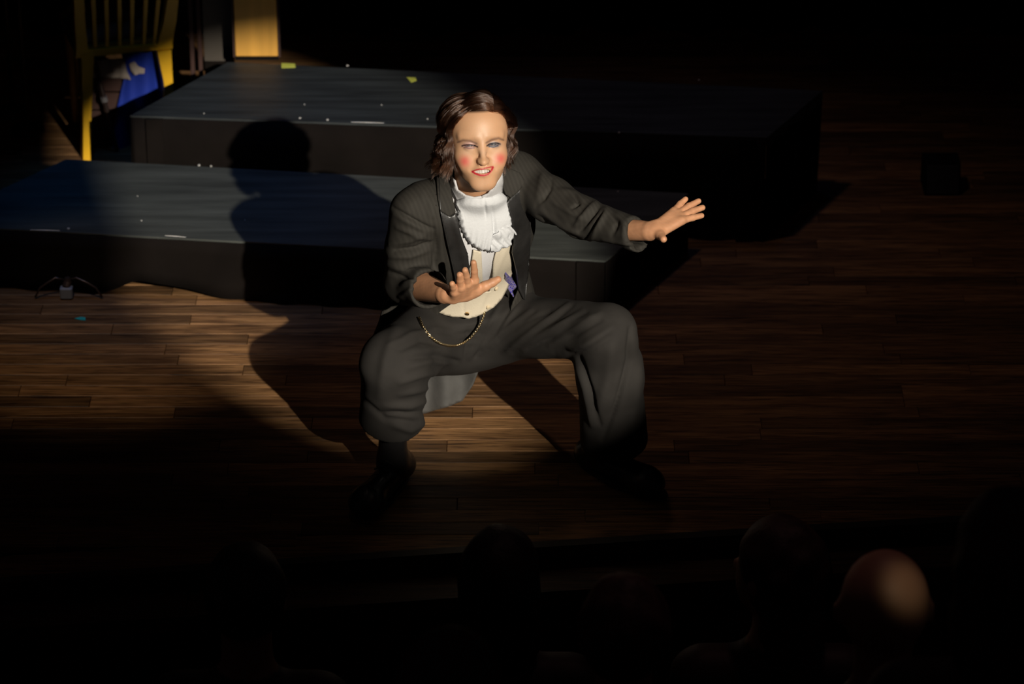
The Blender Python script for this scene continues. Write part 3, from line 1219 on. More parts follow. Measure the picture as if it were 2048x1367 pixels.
# ------------------------------------------------------------------ hair
def hair_pts():
    C0 = np.array([0, -.012, .030])
    NC, PER, K, L1 = 420, 44, 30, 15
    NS = NC * PER
    out = np.zeros((NS, K, 3))
    rad = np.zeros((NS, K))
    tt = np.linspace(0, 1, K)
    part_x = .036
    row = 0
    for c in range(NC):
        side = -1 if c % 5 < 3 else 1
        s = rng.random() ** .85
        lay = rng.random()
        if side < 0:
            el0, az1 = math.radians(37 + 74 * s), -math.radians(57 + 125 * s + rng.normal(0, 5))
        else:
            el0, az1 = math.radians(37 + 74 * s), math.radians(76 + 104 * s + rng.normal(0, 4))
        ex = .001 + .018 * lay + (.002 if side < 0 else 0)
        drop = (.097 if side < 0 else .084) + rng.normal(0, .008) - .012 * lay
        flare = (.013 if side < 0 else .002) * (.3 + 1.2 * rng.random())
        lift = (.20 if side < 0 else .05) * (1 - s)
        ph = rng.normal(0, .45) + 2.2 * s
        amp = (.0042 + .0030 * lay) * (1 if side < 0 else .55)
        freq = 3.0 + rng.normal(0, .15)
        cdir = rng.normal(0, 1, 3)
        for j in range(PER):
            u = rng.normal(0, 1, 2)
            st0 = np.array([part_x / .09, math.cos(el0 + .05 * u[0]), math.sin(el0 + .05 * u[0])])
            st = nrm(st0 + rng.normal(0, .012, 3))
            aa = az1 + .055 * u[0]
            eq = np.array([math.sin(aa), math.cos(aa), 0.0])
            e2 = ex + .0016 * u[1]
            R3 = np.array([.0715 + e2, .095 + e2, .0755 + e2 * .95])
            P_ = np.zeros((K, 3))
            Nn = np.zeros((K, 3))
            t1 = np.linspace(0, 1, L1)[:, None]
            d = st * (1 - t1) + eq * t1 + np.array([0, 0, 1]) * lift * np.sin(math.pi * t1)
            d /= np.linalg.norm(d, axis=1)[:, None]
            P_[:L1] = C0 + d * R3
            Nn[:L1] = d
            t2 = (np.arange(1, K - L1 + 1) / (K - L1))[:, None]
            inw = (-.002 if side > 0 else .003) * np.sin(math.pi * t2)
            P_[L1:] = C0 + eq * R3 * [1, 1, 0] + eq * (flare * t2 ** 2.4 + inw) + np.array([0, 0, -1]) * (drop + .004 * u[1]) * t2
            Nn[L1:] = eq
            tg = np.cross(Nn, [0, 0, 1.0])
            tg /= (np.linalg.norm(tg, axis=1)[:, None] + 1e-6)
            wv = (amp * (1 + .3 * tt) * np.sin(2 * math.pi * tt * freq + ph) * np.minimum(1, tt * 5))[:, None]
            curl = np.clip((tt - .72) / .28, 0, 1)[:, None] ** 2
            P_ += Nn * wv * 1.1 + tg * wv * .9
            P_ += (cdir * .004 + rng.normal(0, .0009, 3)) * (curl + .35 * tt[:, None])
            if side < 0: P_ += (Nn * .007 + tg * .004 + np.array([0, 0, .010]) * lay) * curl * (.7 + .4 * rng.random())
            else: P_ += -Nn * .013 * curl
            # stray clumps stay off the face
            P_[:, 1] -= .7 * np.maximum(P_[:, 1] - .038, 0) * np.clip((.080 - P_[:, 2]) / .040, 0, 1)
            out[row] = P_
            rad[row] = .00036 * (1 - .65 * tt ** 3)
            row += 1
    return out, rad


hp_, hr_ = hair_pts()
HV = fromH(hp_.reshape(-1, 3))
M_hair = bpy.data.materials.new('brown_hair')
M_hair.use_nodes = True
nt = M_hair.node_tree
nt.nodes.clear()
ho = nt.nodes.new('ShaderNodeOutputMaterial')
hb = nt.nodes.new('ShaderNodeBsdfHairPrincipled')
hb.parametrization = 'COLOR'
hb.inputs['Color'].default_value = (.034, .0140, .0072, 1)
hb.inputs['Roughness'].default_value = .22
hb.inputs['Radial Roughness'].default_value = .4
for _n, _v in (('Random Color', .3), ('Random Roughness', .2)):
    if _n in hb.inputs: hb.inputs[_n].default_value = _v
nt.links.new(hb.outputs[0], ho.inputs['Surface'])
hc = bpy.data.hair_curves.new('hair')
hc.add_curves([hp_.shape[1]] * hp_.shape[0])
hc.position_data.foreach_set('vector', HV.astype(F32).ravel())
ra = hc.attributes.new('radius', 'FLOAT', 'POINT')
ra.data.foreach_set('value', hr_.astype(F32).ravel())
hc.materials.append(M_hair)
ho_ = bpy.data.objects.new('hair', hc)
COL.objects.link(ho_)
ho_.parent = person
ho_.matrix_basis = person.matrix_basis.inverted()
tag(ho_, 'chin-length waved brown hair with a side parting')

# ------------------------------------------------------------------ trousers
hemL, hemR = J(783, 842, -.235), J(1228, 880, -.135)


def trousers_sdf(P):
    d = ellip(P, P0 - T_u * .035, (.160, .118, .105), T_R)
    d = smin(d, ellip(P, P0 + T_u * .03, (.142, .108, .07), T_R), .03)
    d = smin(d, ellip(P, P1 - T_u * .01, (.139, .106, .12), T_R), .02)
    d = smax(d, (P - (P0 + T_u * .115).astype(F32)) @ T_u.astype(F32), .004)
    d = smin(d, chain(P, [(HL, .092), (KL, .080)], .02), .06)
    d = smin(d, chain(P, [(HR, .086), (KR, .068)], .02), .06)
    d = smin(d, chain(P, [(KL + (0, 0, -.01), .082), (hemL, .082)], .02), .03)
    d = smin(d, chain(P, [(KR + (0, 0, -.01), .066), (KR * .62 + hemR * .38, .080), (hemR, .088)], .03), .035)
    # open hems
    for A, hm, K, r in ((AL, hemL, KL, .074), (AR, hemR, KR, .080)):
        ax = nrm(hm - K)
        near = np.linalg.norm(P - (hm + ax * .06).astype(F32), axis=1) - .17
        cut = (P - hm.astype(F32)) @ ax.astype(F32)
        d = np.where(near < 0, np.maximum(d, cut), d)
        d = smax(d, -capsule(P, hm - ax * .05, hm + ax * .06, r - .004, r), .004)
    return d


V, Q = nets(trousers_sdf, *bounds(P0, HL, HR, KL, KR, hemL, hemR, pad=.19), .0050)
V = relax(V, Q, 2, .4)
N = normals(V, Q)
fl = [([(968, 693), (1015, 655), (1063, 621)], .006, .005), ([(1015, 697), (1080, 650), (1138, 608)], .006, .006),
      ([(1022, 702), (1087, 655), (1145, 612)], .005, -.0035), ([(1045, 700), (1110, 658), (1166, 621)], .006, .005), ([(1056, 696), (1117, 663), (1172, 626)], .005, -.003),
      ([(1098, 690), (1150, 658), (1200, 625)], .006, .005), ([(975, 696), (1022, 659), (1070, 625)], .005, -.0035),
      ([(1010, 700), (1070, 672), (1120, 650), (1180, 632)], .010, .007), ([(985, 690), (1030, 655), (1080, 630)], .009, .006),
      ([(960, 705), (1000, 655), (1035, 615)], .007, .006), ([(940, 715), (968, 665), (1000, 610)], .006, .005),
      ([(950, 712), (990, 668), (1020, 622)], .004, -.006), ([(1030, 705), (1090, 682), (1150, 668), (1200, 640)], .007, -.006),
      ([(1000, 678), (1050, 646), (1100, 622)], .005, -.005), ([(1120, 705), (1170, 690), (1225, 655)], .010, .008),
      ([(1150, 706), (1185, 696), (1222, 672)], .007, -.005), ([(1262, 655), (1258, 720), (1235, 800), (1205, 880)], .006, -.010),
      ([(1275, 680), (1276, 760), (1262, 850)], .012, .007), ([(1225, 690), (1215, 760), (1190, 840)], .014, .006),
      ([(1150, 715), (1170, 780), (1185, 850)], .007, .007), ([(1160, 715), (1180, 775), (1200, 850)], .005, -.008),
      ([(1112, 706), (1130, 700), (1146, 704)], .007, -.005),
      ([(920, 715), (880, 700), (830, 700)], .008, .005), ([(900, 725), (860, 722), (815, 735)], .007, .005),
      ([(915, 722), (870, 712), (820, 716)], .005, -.006), ([(885, 745), (850, 748), (800, 765)], .007, .006),
      ([(870, 770), (840, 780), (800, 790)], .007, .006), ([(855, 800), (820, 812), (770, 812)], .008, .008),
      ([(852, 822), (815, 828), (765, 826)], .005, -.008), ([(850, 845), (820, 858), (790, 850)], .009, .008),
      ([(860, 655), (905, 662), (960, 655)], .004, .0025), ([(860, 668), (905, 677), (955, 670)], .004, .0025),
      ([(868, 684), (905, 692), (950, 684)], .004, .0025), ([(790, 660), (770, 720), (760, 790)], .012, .006),
      ([(870, 660), (820, 668), (780, 690)], .006, .005), ([(880, 690), (840, 680), (800, 700)], .005, -.005),
      ([(935, 655), (932, 690), (928, 718)], .0035, -.004),
      ([(725, 800), (770, 838), (835, 845)], .007, -.006)]
V = relax(folds(V, N, [(a_, b_ * 1.1, c_ * 1.15) for a_, b_, c_ in fl]), Q, 2, .4)
V = V + N * (.0016 * noise3(V, 7, 11) + .0007 * noise3(V, 18, 12))[:, None]
M_trou = cloth_mat('black_trouser_wool', (.029, .026, .023), .85, stripe=.0, var=.12, bump=.3)
trou = link('trousers', mesh_np('trousers', V, Q), M_trou, person)
tag(trou, 'wide black wool trousers')


# ------------------------------------------------------------------ shirt, waistcoat, cravat
def tn(P): return smin(torso(P), capsule(P, fromH((0, -.018, -.075)), neckB, .054, .060), .02)


def surf_t(off, f=torso):
    def s(px_, py_): return march(f, px_, py_, off=off)[0]
    return s


M_shirt = mat('white_shirt_cotton', (.64, .63, .63), .8, bump=.15, bscale=200, var=.04)
M_vest = mat('cream_waistcoat', (.66, .58, .44), .75, bump=.15, bscale=260, var=.06)
M_crav = mat('white_cravat_cotton', (.67, .68, .69), .8, bump=.2, bscale=180, var=.03)
shirt = sheet('shirt', [(897, 362), (914, 396), (932, 404), (960, 400), (985, 398), (1004, 345), (1012, 380), (1022, 440), (1024, 520), (1024, 560), (1002, 588),
                        (930, 600), (900, 590), (900, 500), (890, 430), (885, 385)], surf_t(.004, tn), .002, M_shirt, person, g=4,
              disp=lambda x, y: .0012 * np.sin((x - 960) / 3.2) * (y > 500) * (np.abs(x - 968) < 22))
# stand collar with two points
for nm, pl in (('shirt_collar', [(898, 361), (903, 353), (909, 362), (915, 380), (931, 391), (948, 395.5), (963, 394), (966, 399), (960, 412), (925, 408), (912, 400), (903, 380)]),
               ('shirt_collar', [(966, 399), (963, 394), (975, 388), (985, 376), (994, 362), (1000, 348), (1005, 343), (1007, 365), (1005, 390), (990, 410), (970, 412)])):
    sheet(nm, pl, surf_t(.011, tn), .0035, M_shirt, person, g=3, disp=lambda x, y: .0012 * noise3(np.stack([x, y, x * 0], 1) / 760, 20, 3))
vest = sheet('waistcoat', [(947, 500), (963, 504), (965, 540), (966, 583), (980, 583), (985, 560), (988, 525), (996, 490), (1022, 480), (1022, 520), (1025, 545),
                           (1016, 575), (1003, 598), (988, 614), (965, 628), (938, 637), (929, 636), (926, 634), (905, 633.5), (890, 630), (870, 622), (872, 595), (905, 572), (930, 560), (943, 530)],
              surf_t(.014), .003, M_vest, person, g=3.5,
              disp=lambda x, y: .0016 * np.exp(-((x - 926.5 - .05 * (y - 600)) / 1.6) ** 2) * -1.2 + .0012 * noise3(np.stack([x, y, x * 0], 1) / 760, 9, 8)
              + .002 * np.exp(-((x - 985 + .45 * (y - 560)) / 4.0) ** 2))
tag(vest, 'cream waistcoat with small pale buttons')
M_btn = mat('pearl_button', (.75, .62, .42), .25)
M_brass = mat('brass', (.75, .50, .22), .25, metal=1.0)
for bx_, by_, m_ in ((993, 577, M_btn), (976.5, 614, M_btn), (934.5, 627, M_brass)):
    c, _ = march(torso, np.array([bx_]), np.array([by_]), off=.0165)
    c = c[0]
    n_ = nrm(c - P1 - T_u * ((c - P1) @ T_u))
    mb = MB()
    mb.tube([c - n_ * .001, c + n_ * .0022, c + n_ * .003], [.0052, .0052, .0038], 12)
    mb.tube([c + n_ * .003, c + n_ * .0036], [.0022, .0014], 8)
    mb.build('button', m_, vest)


def ruffle(x, y):
    """soft vertical fall with a crimped outer edge"""
    e = np.clip(-polyd(np.stack([x, y], 1), CRAV) / 9.0, 0, 1)
    edge = 1 - e
    r = .014 * np.sin(np.clip(e, 0, 1) * 1.57)
    cr = .0040 * edge * np.clip((y - 396) / 25, 0, 1) * np.sin((x * .9 + y * .75) * .62 + 1.5 * np.sin(y * .09))
    split = -.010 * np.exp(-((x - (982 + (y - 430) * .10)) / 2.6) ** 2) * np.clip((y - 400) / 60, 0, 1)
    split2 = -.006 * np.exp(-((x - (968 + (y - 400) * .02)) / 1.8) ** 2) * np.exp(-((y - 412) / 18) ** 2)
    low_ = .0030 * np.sin(x * .55 + y * .13) * np.clip((y - 455) / 30, 0, 1)
    soft = .0018 * noise3(np.stack([x, y, x * 0], 1) / 760, 16, 4)
    return r + cr + split + split2 + low_ + soft


CRAV = [(912, 400), (930, 394), (958, 396), (985, 392), (1004, 384), (1012, 392), (1011, 400), (1016, 410), (1018, 425), (1021, 440), (1019, 456),
        (1024, 462), (1027, 473), (1020, 477), (1019, 484), (1013, 489), (1003, 491), (996, 497), (990, 501), (984, 498), (977, 504), (971, 499), (962, 500),
        (948, 492), (937, 484), (929, 473), (924, 462), (919, 450), (918, 440), (914, 434), (915, 420), (911, 410)]
crav = sheet('cravat', CRAV, surf_t(.012, tn), .0025, M_crav, person, g=2.2, disp=ruffle)
tag(crav, 'ruffled white cravat falling over the chest')
# gathered second layer seen at the lower right edge
CR2 = [(985, 470), (1005, 455), (1020, 448), (1031, 468), (1023, 482), (1018, 492), (1005, 496), (990, 504), (980, 500)]
sheet('cravat_ruffle', CR2, surf_t(.026, tn), .002, M_crav, person, g=2,
      disp=lambda x, y: .0022 * np.sin(x * .38 - y * .2 + 1.4 * np.sin(y * .2)) + .002 + .003 * noise3(np.stack([x, y, x * 0], 1) / 760, 30, 3))
# knot of the two gathered ends
mb = MB()

# purple patterned pocket lining showing behind the lapel
M_purp = bpy.data.materials.new('purple_print_silk')
M_purp.use_nodes = True
nt = M_purp.node_tree
bb = nt.nodes['Principled BSDF']
bb.inputs['Roughness'].default_value = .35
tc = nt.nodes.new('ShaderNodeTexCoord')
vo = nt.nodes.new('ShaderNodeTexVoronoi')
vo.feature = 'DISTANCE_TO_EDGE'
vo.inputs['Scale'].default_value = 150
nt.links.new(tc.outputs['Object'], vo.inputs['Vector'])
cr = nt.nodes.new('ShaderNodeValToRGB')
cr.color_ramp.elements[0].color = (.32, .28, .34, 1)
cr.color_ramp.elements[0].position = .04
cr.color_ramp.elements[1].color = (.06, .05, .34, 1)
cr.color_ramp.elements[1].position = .16
nt.links.new(vo.outputs['Distance'], cr.inputs[0])
nt.links.new(cr.outputs[0], bb.inputs['Base Color'])
pk = sheet('pocket_cloth', [(1013, 541), (1019, 545), (1026, 553), (1031, 567), (1030, 578), (1025, 594), (1021, 582), (1014, 568), (1009, 556)], surf_t(.016), .003, M_purp, person, g=2,
           disp=lambda x, y: .004 * np.sin((x - y) * .25))
tag(pk, 'purple printed silk showing inside the coat')

# ------------------------------------------------------------------ tailcoat
OPEN = [(896, 340), (903, 385), (912, 425), (922, 470), (936, 505), (940, 545), (938, 570), (915, 600), (880, 625), (862, 650), (860, 700), (1000, 700), (1022, 612),
        (1036, 575), (1026, 530), (1026, 490), (1022, 450), (1014, 410), (1004, 380), (1004, 320)]
SLv = [(SL + (0, 0, -.0), .072), (SL * .5 + EL * .5, .070), (EL, .066)]
FLv = [(EL, .066), (EL * .45 + WL * .55, .050)]
cuffL = EL * .42 + WL * .58
cuffR = ER * .20 + WR * .80
OPA = np.array(OPEN, float)


def jacket_sdf(P):
    t = torso(P)
    d = t - .020
    d = smin(d, capsule(P, SL + T_u * .006, P3 - T_u * .01, .046, .064), .03)
    d = smin(d, capsule(P, SR + T_u * .008, P3 - T_u * .01, .050, .066), .03)
    # skirt of the front panels flares a little
    d = smin(d, ellip(P, P1 + T_r * .005, (.132, .118, .12), T_R) - .002, .03)
    low = (P - (P1 - T_u * .045).astype(F32)) @ (-T_u).astype(F32)
    d = smax(d, low, .006)
    inn = t - .0145
    sl = chain(P, [(SL, .061), (SL * .5 + EL * .5, .062), (EL, .054)], .02)
    fl_ = chain(P, [(EL, .054), (cuffL + nrm(WL - EL) * .05, .050)], .02)
    sl = smin(sl, fl_, .02)
    ax = nrm(WL - EL).astype(F32)
    sl = smax(sl, (P - cuffL.astype(F32)) @ ax, .004)
    sr = chain(P, [(SR - C_U * .012, .057), (SR * .5 + ER * .5 - C_U * .010, .055), (ER + C_U * -.006, .052)], .02)
    sr = smin(sr, chain(P, [(ER + C_U * -.006, .051), (cuffR - C_U * .016, .038), (cuffR + nrm(WR - ER) * .04 - C_U * .020, .038)], .02), .02)
    ax2 = nrm(WR - ER - C_U * .03 + C_F * .0)
    sr = smax(sr, (P - (cuffR + C_U * .0).astype(F32)) @ nrm(ax2 + C_U * .45).astype(F32), .004)
    # open front
    px_, py_, _ = proj(P)
    band = (np.abs(d) < .05)
    od = np.full(len(P), .05)
    if band.any():
        od[band] = polyd(np.stack([px_[band], py_[band]], 1), OPA) / 760.
    frontness = ((P - P2_.astype(F32)) @ T_f.astype(F32)) > -.02
    d = np.where(frontness, smax(d, -od, .004), d)
    d = smax(d, -np.where(frontness, inn, 1.0), .003)
    d = smin(d, sl, .022)
    d = smin(d, sr, .022)
    arm = capsule(P, EL * .52 + WL * .48, WL + nrm(WL - EL) * .1, .041, .040)
    arm2 = capsule(P, ER * .28 + WR * .72 - C_U * .014, WR + nrm(WR - ER) * .1 - C_U * .018, .031, .034)
    d = smax(d, -arm, .003)
    d = smax(d, -arm2, .003)
    # room for the neck
    d = smax(d, -(capsule(P, neckB - T_u * .02, fromH((0, .0, -.06)), .070, .078)), .006)
    return d


V, Q = nets(jacket_sdf, *bounds(P1, P3, SL, SR, EL, ER, cuffL, cuffR, pad=.13), .0040)
V = relax(V, Q, 2, .4)
N = normals(V, Q)
jf = [([(786, 415), (815, 432), (842, 448), (866, 458)], .0045, -.008), ([(790, 428), (820, 445), (850, 462)], .008, .005),
      ([(790, 500), (830, 497), (862, 485)], .005, -.009), ([(782, 488), (820, 480), (850, 468)], .009, .008),
      ([(780, 512), (820, 512), (858, 500)], .008, .007), ([(795, 455), (835, 470), (862, 480)], .007, .005),
      ([(778, 530), (815, 540), (850, 540)], .009, .007), ([(782, 545), (815, 556), (845, 556)], .005, -.007),
      ([(800, 575), (820, 560), (850, 556)], .008, .006), ([(866, 440), (872, 500), (868, 560)], .007, -.009),
      ([(860, 400), (868, 450), (872, 500)], .010, .004), ([(800, 592), (818, 580), (838, 574)], .006, .004),
      ([(830, 370), (845, 385), (850, 400)], .010, .004),
      # right sleeve
      ([(1103, 358), (1100, 378), (1088, 398), (1070, 412)], .0052, -.006), ([(1150, 395), (1158, 408), (1145, 416)], .004, -.007),
      ([(1120, 380), (1150, 388), (1165, 400)], .008, .006), ([(1198, 415), (1180, 435), (1160, 462)], .0055, -.008),
      ([(1190, 408), (1170, 430), (1148, 455)], .008, .008), ([(1212, 420), (1200, 445), (1180, 478)], .008, .008),
      ([(1206, 425), (1190, 450), (1172, 480)], .005, -.006), ([(1080, 420), (1120, 450), (1165, 472)], .007, .006),
      ([(1100, 400), (1140, 425), (1170, 440)], .007, .005), ([(1075, 432), (1120, 460), (1165, 485)], .0045, -.006),
      ([(1205, 480), (1240, 485), (1290, 493)], .005, .005), ([(1205, 488), (1240, 492), (1290, 498)], .003, -.004),
      ([(1222, 430), (1235, 445), (1225, 470)], .006, -.005), ([(1235, 432), (1250, 450), (1248, 475)], .008, .004),
      ([(1060, 320), (1085, 350), (1075, 400)], .010, .005)]
V = folds(V, N, jf)
V = V + N * (.0020 * noise3(V, 7, 21) + .0010 * noise3(V, 17, 22))[:, None]
M_coat = cloth_mat('black_tailcoat_wool', (.031, .028, .023), .8, stripe=.10, axis=T_r, freq=95, var=.12, bump=.3)
coat = link('tailcoat', mesh_np('tailcoat', V, Q), M_coat, person)
tag(coat, 'black tailcoat with faint tonal stripes and wrinkled sleeves')
M_satin = mat('black_satin', (.018, .017, .016), .42, spec=.9, var=.3, vscale=25, bump=.25, bscale=45)
M_satinL = M_satin


def jsd(P): return smin(torso(P) - .020, ellip(P, P1 + T_r * .005, (.132, .118, .12), T_R) - .002, .03)


def jsc(P):
    d = smin(torso(P) - .020, capsule(P, SL + T_u * .006, P3 - T_u * .01, .046, .064), .03)
    return smin(d, capsule(P, SR + T_u * .008, P3 - T_u * .01, .050, .066), .03)


# collar leaves and peaked lapels
sheet('collar', [(873, 352), (886, 345), (896, 352), (903, 385), (912, 424), (899, 433), (881, 421), (876, 395)], surf_t(.008, jsc), .005, M_coat, coat, g=3)
sheet('collar', [(1003, 340), (1016, 334), (1040, 345), (1052, 365), (1036, 384), (1022, 395), (1012, 388), (1006, 372)], surf_t(.008, jsc), .005, M_coat, coat, g=3)
lp = sheet('lapel', [(881, 421), (899, 433), (912, 426), (922, 470), (935, 505), (940, 545), (938, 575), (915, 590), (911, 560), (900, 510), (888, 455)], surf_t(.006, jsd), .005, M_satin, coat, g=3,
           disp=lambda x, y: .004 * np.exp(-((x - 925 - (y - 500) * .25) / 9) ** 2))
rp = sheet('lapel', [(1022, 395), (1036, 383), (1052, 365), (1056, 385), (1060, 420), (1061, 470), (1058, 520), (1054, 560), (1050, 600), (1040, 580), (1034, 545), (1024, 505), (1028, 475),
                     (1024, 440), (1014, 405)], surf_t(.008, jsd), .005, M_satin, coat, g=3,
           disp=lambda x, y: .002 * noise3(np.stack([x, y, x * 0], 1) / 760, 12, 9) + .003 * np.exp(-((y - 460) / 30) ** 2))
for nm_, pl in (('edge_piping', [(881, 421), (889, 458), (901, 512), (911, 556), (914, 590)]), ('edge_piping', [(878, 350), (879, 385), (881, 421)]),
                ('edge_piping', [(1052, 365), (1060, 420), (1061, 470), (1058, 520), (1050, 600)])):
    pl = np.array(pl, float)
    t = np.linspace(0, len(pl) - 1, 24)
    pts, _ = march(jsd, np.interp(t, range(len(pl)), pl[:, 0]), np.interp(t, range(len(pl)), pl[:, 1]), off=.0085)
    mb = MB()
    mb.tube(list(pts), .0016, 6)
    mb.build(nm_, M_satin, coat, smooth=True)


def plane_surf(fn):
    def s(px_, py_): return at_y(px_, py_, fn(px_, py_))
    return s


# the tails hang behind the legs and touch the boards
M_lining = mat('grey_tail_lining', (.085, .083, .078), .6, var=.15, vscale=20, bump=.2)
tl = sheet('coat_tail', [(868, 640), (1000, 640), (985, 690), (962, 728), (945, 770), (925, 801), (900, 812), (870, 820), (848, 827), (800, 828), (830, 700)],
           plane_surf(lambda x, y: .135 + .012 * np.sin(x * .09) + .010 * (y - 640) / 190.), .004, M_lining, coat, g=5)
tag(tl, 'grey lined tail of the coat hanging between the legs')
sheet('coat_tail', [(800, 560), (840, 560), (850, 660), (838, 760), (826, 832), (748, 834), (735, 770), (735, 702), (745, 672), (758, 640), (766, 612), (782, 590)],
      plane_surf(lambda x, y: .06 + .012 * np.sin(x * .12 + y * .02)), .005, M_coat, coat, g=5)  # unseen lower end lengthened behind the leg to throw shadow on the floor
pl = np.array([(769, 600), (764, 628), (752, 660), (738, 700)], float)
mb = MB()
t = np.linspace(0, 3, 14)
px_ = np.interp(t, range(4), pl[:, 0]); py_ = np.interp(t, range(4), pl[:, 1])
mb.tube(list(at_y(px_, py_, .055 + .012 * np.sin(px_ * .12 + py_ * .02))), .0016, 6)
mb.build('edge_piping', M_satin, coat, smooth=True)
M_shoe0 = mat('black_horn', (.01, .01, .01), .6)
# ------------------------------------------------------------------ watch chain
M_gold = mat('chain_metal', (.95, .78, .50), .22, metal=1.0)
t = np.linspace(0, 1, 240)
x_ = np.interp(t, [0, .22, .5, .78, 1], [838, 862, 903, 945, 970])
y_ = np.interp(t, [0, .22, .5, .78, 1], [634, 671, 690, 671, 624])
cpl = np.array([(838, 634), (845, 650), (854, 664), (865, 676), (880, 686), (898, 691), (915, 690), (932, 682), (946, 670), (957, 655), (965, 638), (970, 624)], float)
tt = np.linspace(0, len(cpl) - 1, 300)


def cat(p, t):
    i = np.clip(t.astype(int), 0, len(p) - 2)
    f = t - i
    g_ = lambda k: p[np.clip(i + k, 0, len(p) - 1)]
    p0, p1, p2, p3 = g_(-1), g_(0), g_(1), g_(2)
    f = f[:, None]
    return .5 * (2 * p1 + (p2 - p0) * f + (2 * p0 - 5 * p1 + 4 * p2 - p3) * f ** 2 + (3 * p1 - p0 - 3 * p2 + p3) * f ** 3)


cp = cat(cpl, tt)
pts, _ = march(lambda P: np.minimum(trousers_sdf(P), torso(P) - .010), cp[:, 0], cp[:, 1], off=.006)
seg = np.concatenate([[0], np.cumsum(np.linalg.norm(np.diff(pts, axis=0), axis=1))])
nl = int(seg[-1] / .0042)
mb = MB()
for k in range(nl):
    s = (k + .5) / nl * seg[-1]
    c = np.array([np.interp(s, seg, pts[:, j]) for j in range(3)])
    c2 = np.array([np.interp(s + .002, seg, pts[:, j]) for j in range(3)])
    tg = nrm(c2 - c)
    side_ = nrm(np.cross(tg, C_F))
    if k % 2: side_ = nrm(np.cross(tg, side_) + side_ * .5)
    nr_ = np.cross(tg, side_)
    ring = [c + tg * .0034 * math.cos(a) + side_ * .0026 * math.sin(a) for a in np.linspace(0, 2 * math.pi, 9)]
    mb.tube(ring, .0011, 5, cap=False)
mb.build('watch_chain', M_gold, person, smooth=True)

# ------------------------------------------------------------------ shoes
M_shoe = mat('black_leather', (.015, .014, .014), .3, spec=.6, bump=.1, bscale=120)


def shoe(A, toe, K):
    gz = lambda p, z: np.array([p[0], p[1], z])
    ax = nrm(gz(toe, 0) - gz(A, 0))
    heel = A - ax * .045
    sd = np.cross(ax, (0, 0, 1))
    F_ = gz(heel, 0) + ax * .255

    def f(P):
        d = capsule(P, gz(heel, .045), gz(A, .085), .034, .037)
        d = smin(d, capsule(P, gz(heel, .040), gz(heel, 0) + ax * .185 + (0, 0, .036), .034, .038), .03)
        d = smin(d, ellip(P, gz(heel, 0) + ax * .205 + (0, 0, .032), (.045, .050, .030)), .03)
        d = smin(d, capsule(P, gz(A, .08), A + (K - A) * .36, .037, .036), .02)
        d = smax(d, .014 - P[:, 2], .004)
        d = smax(d, -capsule(P, A + (K - A) * .34, A + (K - A) * .8, .031, .031), .004)
        return d
    V, Q = nets(f, *bounds(gz(heel, 0), F_, A + (K - A) * .4, pad=.07), .0035)
    s = link('shoe', mesh_np('shoe', V, Q), M_shoe, person)
    mb = MB()
    out = []
    for k in range(28):
        a = 2 * math.pi * k / 28
        c_, s_ = math.cos(a), math.sin(a)
        L_ = .105 + .012
        wv = .040 + .007 * max(c_, 0)
        out.append(gz(heel, 0) + ax * (.092 + .138 * c_ * (1 if c_ > 0 else .92)) + sd * wv * s_ * (1 - .12 * (c_ < 0)))
    mb.hexa([p + (0, 0, .0015) for p in out], [p + (0, 0, .016) for p in out])
    mb.build('sole', M_shoe, s)
    mb = MB()
    for k in range(4):
        c = gz(A, 0) + ax * (.045 + .018 * k)
        z = .098 - .011 * k
        mb.tube([c - sd * .022 + (0, 0, z - .010), c + (0, 0, z), c + sd * .022 + (0, 0, z - .010)], .0022, 6)
    mb.build('laces', M_shoe, s)


shoe(AL, at_z(738., 1022., 0.), KL)
shoe(AR, at_z(1306., 992., 0.), KR)

# ================================================================== THINGS BEHIND THE PLATFORMS
def on(root, *obs):
    return obs


M_yel = mat('yellow_chair_paint', (.78, .43, .012), .45, var=.15, vscale=6)
M_cush = mat('brown_seat_cushion', (.12, .09, .07), .9, var=.3)
cA, cB = at_z(172., 318., 0), at_z(347., 292., 0)
cd = nrm(cB - cA)
cn = np.cross((0, 0, 1), cd)
cn = cn if cn[1] > 0 else -cn


def cpt(px_, py_, back=0.0):
    """point on the upright plane through the chair's two rear feet"""
    r = ray(px_, py_)
    t = ((cA - CAM) @ cn) / (r @ cn)
    return CAM + r * t + cn * back


chair = empty('wooden_chair', tuple((cA + cB) / 2))
tag(chair, 'yellow painted wooden slat-back chair seen from behind beyond the platforms', 'chair')


def bar(root, nm, pts, w_, t_, m_):
    """tapering flat bar through points; w_ is the half width along the chair, t_ the half depth"""
    mb = MB()
    for k in range(len(pts) - 1):
        a, b = np.asarray(pts[k][0]), np.asarray(pts[k + 1][0])
        wa, wb = pts[k][1], pts[k + 1][1]
        mb.hexa([a - cd * wa - cn * t_, a + cd * wa - cn * t_, a + cd * wa + cn * t_, a - cd * wa + cn * t_],
                [b - cd * wb - cn * t_, b + cd * wb - cn * t_, b + cd * wb + cn * t_, b - cd * wb + cn * t_])
    return mb.build(nm, m_, root)


